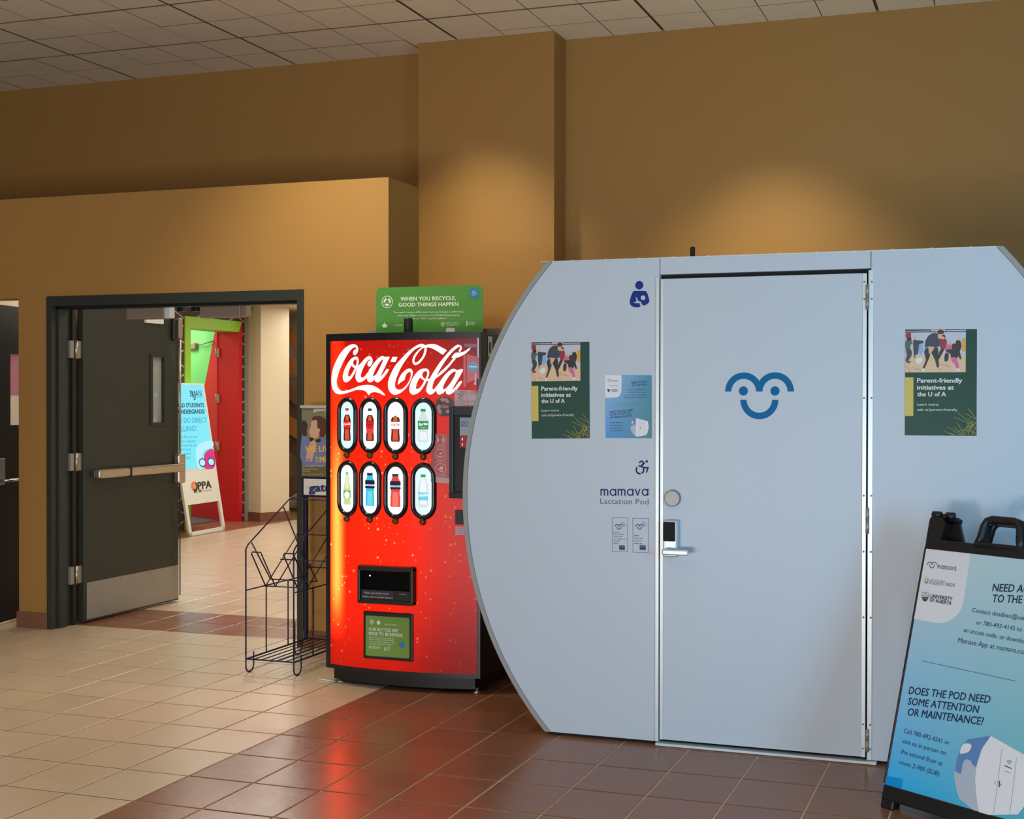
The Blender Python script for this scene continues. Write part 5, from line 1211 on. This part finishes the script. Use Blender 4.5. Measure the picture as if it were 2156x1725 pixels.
# small blue sheet
sh = thing('info_sheet', 'small blue information sheet taped beside the left edge of the pod door', 'sheet', (FPD.px(1323, 922)[0], YF-0.001, FPD.px(1323, 922)[1]))
c4 = [FPD.px(*p) for p in ((1273.5, 789.5), (1372, 790.5), (1372.5, 923), (1275.5, 922))]
MB().prism(c4[::-1], 0.0004, 0.0018, grad_mat('sheet_gradient', (20, 140, 214), (20, 120, 120), (150, 190, 224), (30, 130, 170)), FPD).build('sheet', sh)
def S2(a, b): return FPD.px(1100+a/6.633, 690+b/6.633)
p = MB(); SWH = mat('sheet_white', (226, 226, 234), 0.4); SNV = mat('sheet_navy', (16, 50, 96), 0.45)
p.flat([[S2(1152, 664), S2(1386, 664), S2(1384, 880), S2(1372, 935), S2(1345, 965), S2(1300, 978), S2(1156, 980)]], 0.0021, SWH, FPD)
mini_face(p, FPD, S2, 1213, 735, 26, 0.0024, SNV, 0.0012)
for s, l, r_, h, bd in (('mamava', (1240, 750), (1338, 750), 16, .03), ("STUDENTS' UNION", (1210, 818), (1338, 818), 13, 0), ('UNIVERSITY', (1235, 876), (1338, 874), 14, .03), ('OF ALBERTA', (1235, 895), (1338, 893), 14, .03), ('NEED ACCESS', (1520, 785), (1735, 768), 29, .018), ('TO THE POD?', (1524, 828), (1740, 808), 29, .018),
        ('Contact dosdean@ualberta.ca', (1455, 874), (1737, 870), 17, 0.01), ('or 780-492-4145 to request', (1480, 912), (1735, 908), 17, .01), ('an access code, or download the', (1438, 950), (1737, 946), 17, .01), ('Mamava App at mamava.com', (1420, 985), (1738, 982), 17, .01),
        ('DOES THE POD NEED', (1218, 1196), (1545, 1165), 27, .018), ('SOME ATTENTION', (1222, 1232), (1508, 1205), 27, .018), ('OR MAINTENANCE?', (1226, 1272), (1530, 1242), 27, .018),
        ('Call 780-492-4241 or', (1225, 1336), (1412, 1332), 17, .01), ('visit us in person on', (1225, 1374), (1408, 1370), 17, .01), ('the second floor at', (1225, 1412), (1400, 1408), 17, .01), ('room 2-900 (SUB)', (1225, 1448), (1396, 1444), 17, .01)):
    sh_ = h*0.18 if h > 26 or h == 17 else 0
    text(p, FPD, s, S2(*l), S2(*r_), S2(l[0]+sh_, l[1]-h), 0.0024, SNV, bd, px=False)
p.stroke([S2(1270, 1077), S2(1635, 1075)], 0.0006, 0.0024, SNV, FPD)
p.flat([smooth([S2(1190, 862), S2(1220, 862), S2(1218, 890), S2(1205, 902), S2(1192, 888)], 3)], 0.0024, SNV, FPD)
def podart(mb, F, f, w, blue, white, shade, ink):
    """small picture of a pod; f maps the sheet picture coordinates"""
    side = smooth([f(0, 0), f(-35, 8), f(-60, 40), f(-78, 90), f(-80, 130), f(-70, 175), f(-45, 220), f(0, 262), f(-10, 180), f(-12, 130), f(-8, 70)], 2)
    mb.flat([side], w, shade, F)
    mb.flat([smooth([f(0, 0), f(-35, 8), f(-60, 40), f(-78, 90), f(-70, 120), f(-50, 110), f(-48, 90), f(-36, 84), f(-20, 120), f(-12, 110), f(-8, 70)], 2)], w+.0002, blue, F)
    mb.flat([smooth([f(-68, 68), f(-60, 48), f(-46, 44), f(-44, 60), f(-52, 76)], 3)], w+.0004, white, F)
    mb.flat([[f(0, 0), f(70, 20), f(130, 36), f(160, 45), f(172, 90), f(172, 150), f(158, 200), f(140, 235), f(90, 248), f(0, 262), f(-6, 200), f(-12, 130), f(-8, 70)]], w+.0003, white, F)
    mb.stroke([f(55, 20), f(48, 250)], 0.0006*getattr(F, 'lw', 1), w+.0005, ink, F); mb.stroke([f(118, 38), f(106, 236)], 0.0006*getattr(F, 'lw', 1), w+.0005, ink, F)
    mini_face(mb, F, f, 88, 78, 9, w+.0005, ink, 0.0009*getattr(F, 'lw', 1))
    mb.stroke([f(78, 98), f(98, 102)], 0.0012*getattr(F, 'lw', 1), w+.0005, ink, F)
    mb.stroke([f(62, 135), f(60, 150)], 0.003*getattr(F, 'lw', 1), w+.0005, ink, F); mb.stroke([f(60, 150), f(70, 150)], 0.001*getattr(F, 'lw', 1), w+.0005, ink, F)
PBLU = mat('art_blue', (92, 134, 190), 0.4); PSHD = mat('art_shade', (176, 186, 204), 0.4)
podart(p, FPD, lambda a, b: S2(1592+a, 1264+b), 0.0024, PBLU, SWH, PSHD, mat('art_ink', (74, 84, 104), 0.4))
p.build('lettering', sh)

# ------------------------------------------------------------------ A-frame pavement sign
yaw = math.radians(30); th = math.radians(17); P0 = Vector((2.658, 0.733, 0))
U6 = Vector((math.cos(yaw), -math.sin(yaw), 0)); Nh6 = Vector((-math.sin(yaw), -math.cos(yaw), 0)); V6 = Vector((0, 0, 1))*math.cos(th)-Nh6*math.sin(th)
F6 = Fr(P0, U6, V6); F6.lw = 2.6
W6 = 0.66
af = thing('sidewalk_sign', 'black plastic A-frame sign with a blue printed panel in front of the pod', 'sign', P0+Vector((0.3, 0, 0)))
AB = mat('sign_plastic', (20, 20, 22), 0.42, var=0.1, scale=50, bump=0.3)
VT, VB = 0.985, 0.075                       # printed panel bottom and top
def half_frame(F, flip=1):
    a, b = (0.0, 0.045) if flip > 0 else (-0.045, 0.0)
    m = MB()
    m.bbox((0, 0.045, a-0.0+(-0.045 if flip > 0 else 0)+0.0, ), (W6, 0.075, (0.0 if flip > 0 else 0.045)), AB, 0.004, F)
    return m
def ring_box(m, u0, v0, u1, v1, w0, w1): m.bbox((u0, v0, w0), (u1, v1, w1), AB, 0.005, F6)
m = MB()
ring_box(m, 0.0, 0.030, W6, 0.085, -0.045, 0.004)
ring_box(m, -0.004, 0.085, 0.008, 0.975, -0.030, 0.004); ring_box(m, W6-0.008, 0.085, W6+0.004, 0.975, -0.030, 0.004)
ring_box(m, 0.0, 0.965, W6, 1.005, -0.040, 0.006)
m.build('frame', af)
for u in (0.0, W6-0.06):
    MB().bbox((u, 0.0, -0.045), (u+0.055, 0.04, 0.002), AB, 0.006, F6).build('foot', af)
# hinge towers at both ends
for u0, sg in ((0.0, 1), (W6, -1)):
    def X(*l): return [(u0+sg*p[0], p[1]) for p in (l if sg > 0 else l[::-1])]
    m = MB()
    m.prism(X((0.0, 0.995), (0.062, 0.995), (0.070, 1.075), (0.050, 1.092), (0.008, 1.092), (0.0, 1.080)), -0.016, 0.004, AB, F6)
    m.prism(X((0.045, 0.995), (0.135, 0.995), (0.100, 1.070), (0.088, 1.105), (0.045, 1.105)), -0.070, -0.054, AB, F6)
    m.prism(X((0.0, 0.995), (0.010, 0.995), (0.010, 1.090), (0.0, 1.090)), -0.070, 0.0, AB, F6)
    m.prism(X((0.052, 0.995), (0.062, 0.995), (0.070, 1.075), (0.060, 1.075)), -0.060, -0.010, AB, F6)
    for p, q_ in ((-0.004, 0.030), (0.056, 0.088)): m.tube([F6.P(u0+sg*p, 1.104, -0.022), F6.P(u0+sg*q_, 1.104, -0.022)], 0.0145, AB, 12)
    m.tube([F6.P(u0+sg*0.030, 1.100, -0.024), F6.P(u0+sg*0.056, 1.100, -0.024)], 0.011, BLACK, 12)
    m.bbox((min(u0, u0+sg*0.10), 1.085, -0.068), (max(u0, u0+sg*0.10), 1.100, -0.030), AB, 0.003, F6)
    m.build('hinge_block', af)
# moulded carrying handle
hc0, hc1 = F6.px(2068, 1110)[0], F6.px(2146, 1118)[0]
m = MB()
path = [(hc0-0.014, 1.0), (hc0-0.004, 1.03), (hc0+0.002, 1.075), (hc0+0.012, 1.094), (hc0+0.030, 1.101), (hc1-0.030, 1.101), (hc1-0.012, 1.094), (hc1-0.002, 1.075), (hc1+0.004, 1.03), (hc1+0.014, 1.0)]
m.tube([F6.P(u, v, -0.010) for u, v in path], 0.0155, AB, 12)
m.tube([F6.P(u, v, -0.066) for u, v in path], 0.0145, AB, 12)
m.bbox((hc0-0.02, 0.985, -0.078), (hc1+0.02, 1.012, 0.006), AB, 0.004, F6)
for u in (hc0-0.006, hc1-0.008): m.box((u, 1.0, -0.066), (u+0.014, 1.085, -0.010), AB, F6)
m.bbox((hc0+0.012, 1.088, -0.070), (hc1-0.012, 1.114, -0.006), AB, 0.008, F6)
m.build('carrying_handle', af)
m = MB().bbox((0.0, 0.985, -0.072), (W6, 1.004, 0.0), AB, 0.003, F6); m.build('top_rail', af)
# second leaf leaning the other way
apex = F6.P(0, 1.09, -0.03); th2 = math.radians(7); F6b = Fr(apex, U6, Vector((0, 0, 1))*math.cos(th2)+Nh6*math.sin(th2))
m = MB(); m.bbox((0, -1.045, -0.045), (W6, -0.98, -0.005), AB, 0.004, F6b); m.bbox((0, -0.24, -0.045), (W6, -0.16, -0.005), AB, 0.004, F6b)
m.box((0.01, -1.0, -0.030), (W6-0.01, -0.17, -0.022), mat('sheet_back', (200, 204, 208), 0.5), F6b)
for u in (0, W6-0.04): m.bbox((u, -0.2, -0.040), (u+0.04, 0.0, -0.010), AB, 0.004, F6b)
for u in (0, W6-0.055): m.bbox((u, -1.046, -0.045), (u+0.055, -1.03, -0.005), AB, 0.003, F6b)
m.build('rear_leaf', af)
pg = MB().box((0.008, 0.083, -0.004), (W6-0.008, 0.968, 0.002), grad_mat('panel_gradient', (36, 172, 238), (92, 176, 170), (205, 220, 228), (172, 208, 218)), F6)
pan = pg.build('printed_panel', af, 'blue and teal printed panel')
p = MB(); INK6 = mat('panel_ink', (22, 52, 88), 0.45); w6 = 0.0028
p.flat([[F6.px(1946.5, 1149.5), F6.px(2045, 1161), F6.px(2031, 1258), F6.px(2029, 1270), F6.px(2025, 1282), F6.px(2018, 1293), F6.px(2009, 1302), F6.px(1998, 1309), F6.px(1985, 1312.5), F6.px(1970, 1312), F6.px(1922, 1303)]], w6-.0004, SWH, F6)
G6 = lambda a, b: F6.px(1820+a/4.792, 1030+b/4.792)
mini_face(p, F6, lambda a, b: G6(a, b), 685, 762, 44, w6, INK6, 0.0028)
logo_word(p, F6, lambda a, b: G6(a, b+(a-740)*.11), 740, 930, 804, 766, 0.0020, w6, INK6)
text(p, F6, "STUDENTS' UNION", (1956.7, 1230.3), (2010.3, 1236.4), (1958, 1223), w6, INK6, 0.0); text(p, F6, 'UNIVERSITY OF ALBERTA', (1958.8, 1221.6), (1991, 1225.4), (1959, 1219.8), w6, INK6, 0.0)
p.build('logo_lettering', pan); p = MB()
LMC = mat('flame_green', (92, 140, 60), 0.5); YEL = mat('flame_yellow', (222, 190, 60), 0.5)
p.stroke([G6(617, 905), G6(613, 930), G6(622, 946), G6(638, 944), G6(646, 925), G6(645, 908)], 0.0032, w6, LMC, F6); p.stroke([G6(633, 880), G6(625, 905), G6(636, 925)], 0.002, w6, YEL, F6); p.stroke([G6(612, 948), G6(640, 956)], 0.0018, w6, LMC, F6)
p.build('flame_logo', pan); p = MB()
DG = mat('crest_green', (52, 74, 62), 0.5)
p.stroke([G6(585, 1048), G6(618, 1040), G6(652, 1050), G6(648, 1100), G6(632, 1128), G6(612, 1136), G6(592, 1118), G6(584, 1090)], 0.0016, w6, DG, F6, True)
p.flat([[G6(586, 1088), G6(649, 1090), G6(645, 1108), G6(632, 1128), G6(612, 1136), G6(592, 1118)]], w6, DG, F6); p.stroke([G6(590, 1078), G6(612, 1066), G6(630, 1076), G6(648, 1072)], 0.0016, w6, DG, F6); p.stroke([G6(606, 1056), G6(628, 1058)], 0.0016, w6, DG, F6)
for dx_ in (600, 616, 632): p.stroke([G6(dx_, 1094), G6(dx_+3, 1112)], 0.001, w6+.0003, SWH, F6)
p.build('crest_logo', pan); p = MB()
for s, a, b, c, bd, ref in (('UNIVERSITY', (1959.4, 1258.6), (2005.3, 1265.6), (1960.4, 1251.4), .03, None), ('OF ALBERTA', (1957.9, 1266.8), (2003.6, 1274.5), (1959, 1259.6), .03, None),
        ('NEED ACCESS', (2089.8, 1245.3), (2154, 1248), (2093, 1229.7), .018, 'NEED A'), ('TO THE POD?', (2089.2, 1268.3), (2151.8, 1271), (2092, 1252.5), .018, 'TO THE'),
        ('Contact dosdean@ualberta.ca', (2047, 1289.3), (2154, 1306), (2049, 1280.3), .012, 'Contact dosdean@ua'), ('or 780-492-4145 to request', (2055.8, 1315), (2151.8, 1330.5), (2058, 1306.2), .012, 'or 780-492-4145 to'),
        ('an access code, or download the', (2029.7, 1331), (2155, 1355), (2032, 1321.9), .012, 'an access code, or downlo'), ('Mamava App at mamava.com', (2017.2, 1353), (2155, 1378), (2019.5, 1342.8), .012, 'Mamava App at mamava.co'),
        ('DOES THE POD NEED', (1913.6, 1461.5), (2084.5, 1481.5), (1917, 1446.4), .018, None), ('SOME ATTENTION', (1911.6, 1484), (2060, 1502), (1915, 1469.4), .018, None), ('OR MAINTENANCE?', (1911, 1506.8), (2070, 1527.6), (1914.4, 1491.6), .018, None),
        ('Call 780-492-4241 or', (1903.6, 1543.3), (1999.5, 1569.5), (1905.6, 1534), .012, None), ('visit us in person on', (1900, 1564.5), (1992, 1591), (1902, 1555.2), .012, None), ('the second floor at', (1896.8, 1586.2), (1984.4, 1613), (1899, 1577), .012, None), ('room 2-900 (SUB)', (1893, 1609), (1977.5, 1635), (1895.5, 1599.8), .012, None)):
    text(p, F6, s, a, b, c, w6, INK6, bd, ref=ref)
p.build('lettering', pan); p = MB(); p.stroke([F6.px(1942, 1392), F6.px(2140, 1435)], 0.0014, w6, INK6, F6); p.build('divider_line', pan); p = MB()
p.flat([[F6.px(1866, 1634), F6.px(1901, 1641), F6.px(1899, 1669), F6.px(1858, 1660)]], w6-.0004, mat('panel_blue_patch', (0, 140, 214), 0.4), F6)
p.build('blue_patch', pan); p = MB()
G7 = lambda a, b: F6.px(1820+a/5.0, 1380+b/5.0)
L7 = lambda *l: [G7(*q_) for q_ in l]
ink7 = mat('art_ink', (74, 84, 104), 0.4)
p.flat([L7((1335, 850), (1210, 868), (1090, 890), (1045, 945), (1010, 1010), (970, 1100), (952, 1180), (948, 1260), (960, 1350), (980, 1440), (1005, 1515), (1215, 1685), (1185, 1500), (1170, 1300), (1190, 1150), (1240, 990))], w6, PSHD, F6)
p.flat([L7((1335, 850), (1210, 868), (1090, 890), (1045, 945), (1010, 1010), (975, 1100), (955, 1220), (990, 1240), (1020, 1250), (1030, 1200), (1035, 1160), (1055, 1110), (1080, 1095), (1120, 1110), (1150, 1160), (1175, 1180), (1190, 1150), (1240, 990))], w6+.0003, PBLU, F6)
p.flat([smooth(L7((1010, 1030), (1040, 945), (1100, 930), (1132, 955), (1105, 1015), (1050, 1035)), 4)], w6+.0006, SWH, F6)
p.flat([L7((1335, 850), (1500, 942), (1680, 1045), (1745, 1085), (1790, 1190), (1800, 1300), (1780, 1420), (1720, 1550), (1620, 1678), (1215, 1685), (1185, 1500), (1170, 1300), (1190, 1150), (1240, 990))], w6+.0004, SWH, F6)
p.stroke(L7((1455, 980), (1412, 1320), (1365, 1670)), 0.0010, w6+.0008, ink7, F6); p.stroke(L7((1607, 1080), (1575, 1370), (1535, 1665)), 0.0010, w6+.0008, ink7, F6)
mini_face(p, F6, G7, 1530, 1125, 24, w6+.0008, ink7, 0.0018)
p.stroke(L7((1485, 1165), (1552, 1194)), 0.0034, w6+.0008, ink7, F6); p.stroke(L7((1482, 1220), (1542, 1240)), 0.0014, w6+.0008, ink7, F6)
p.stroke(L7((1427, 1330), (1426, 1384)), 0.0046, w6+.0008, ink7, F6); p.stroke(L7((1426, 1366), (1450, 1364)), 0.0018, w6+.0008, ink7, F6); p.stroke(L7((1384, 1330), (1380, 1362)), 0.0018, w6+.0008, ink7, F6)
p.build('pod_picture', pan)
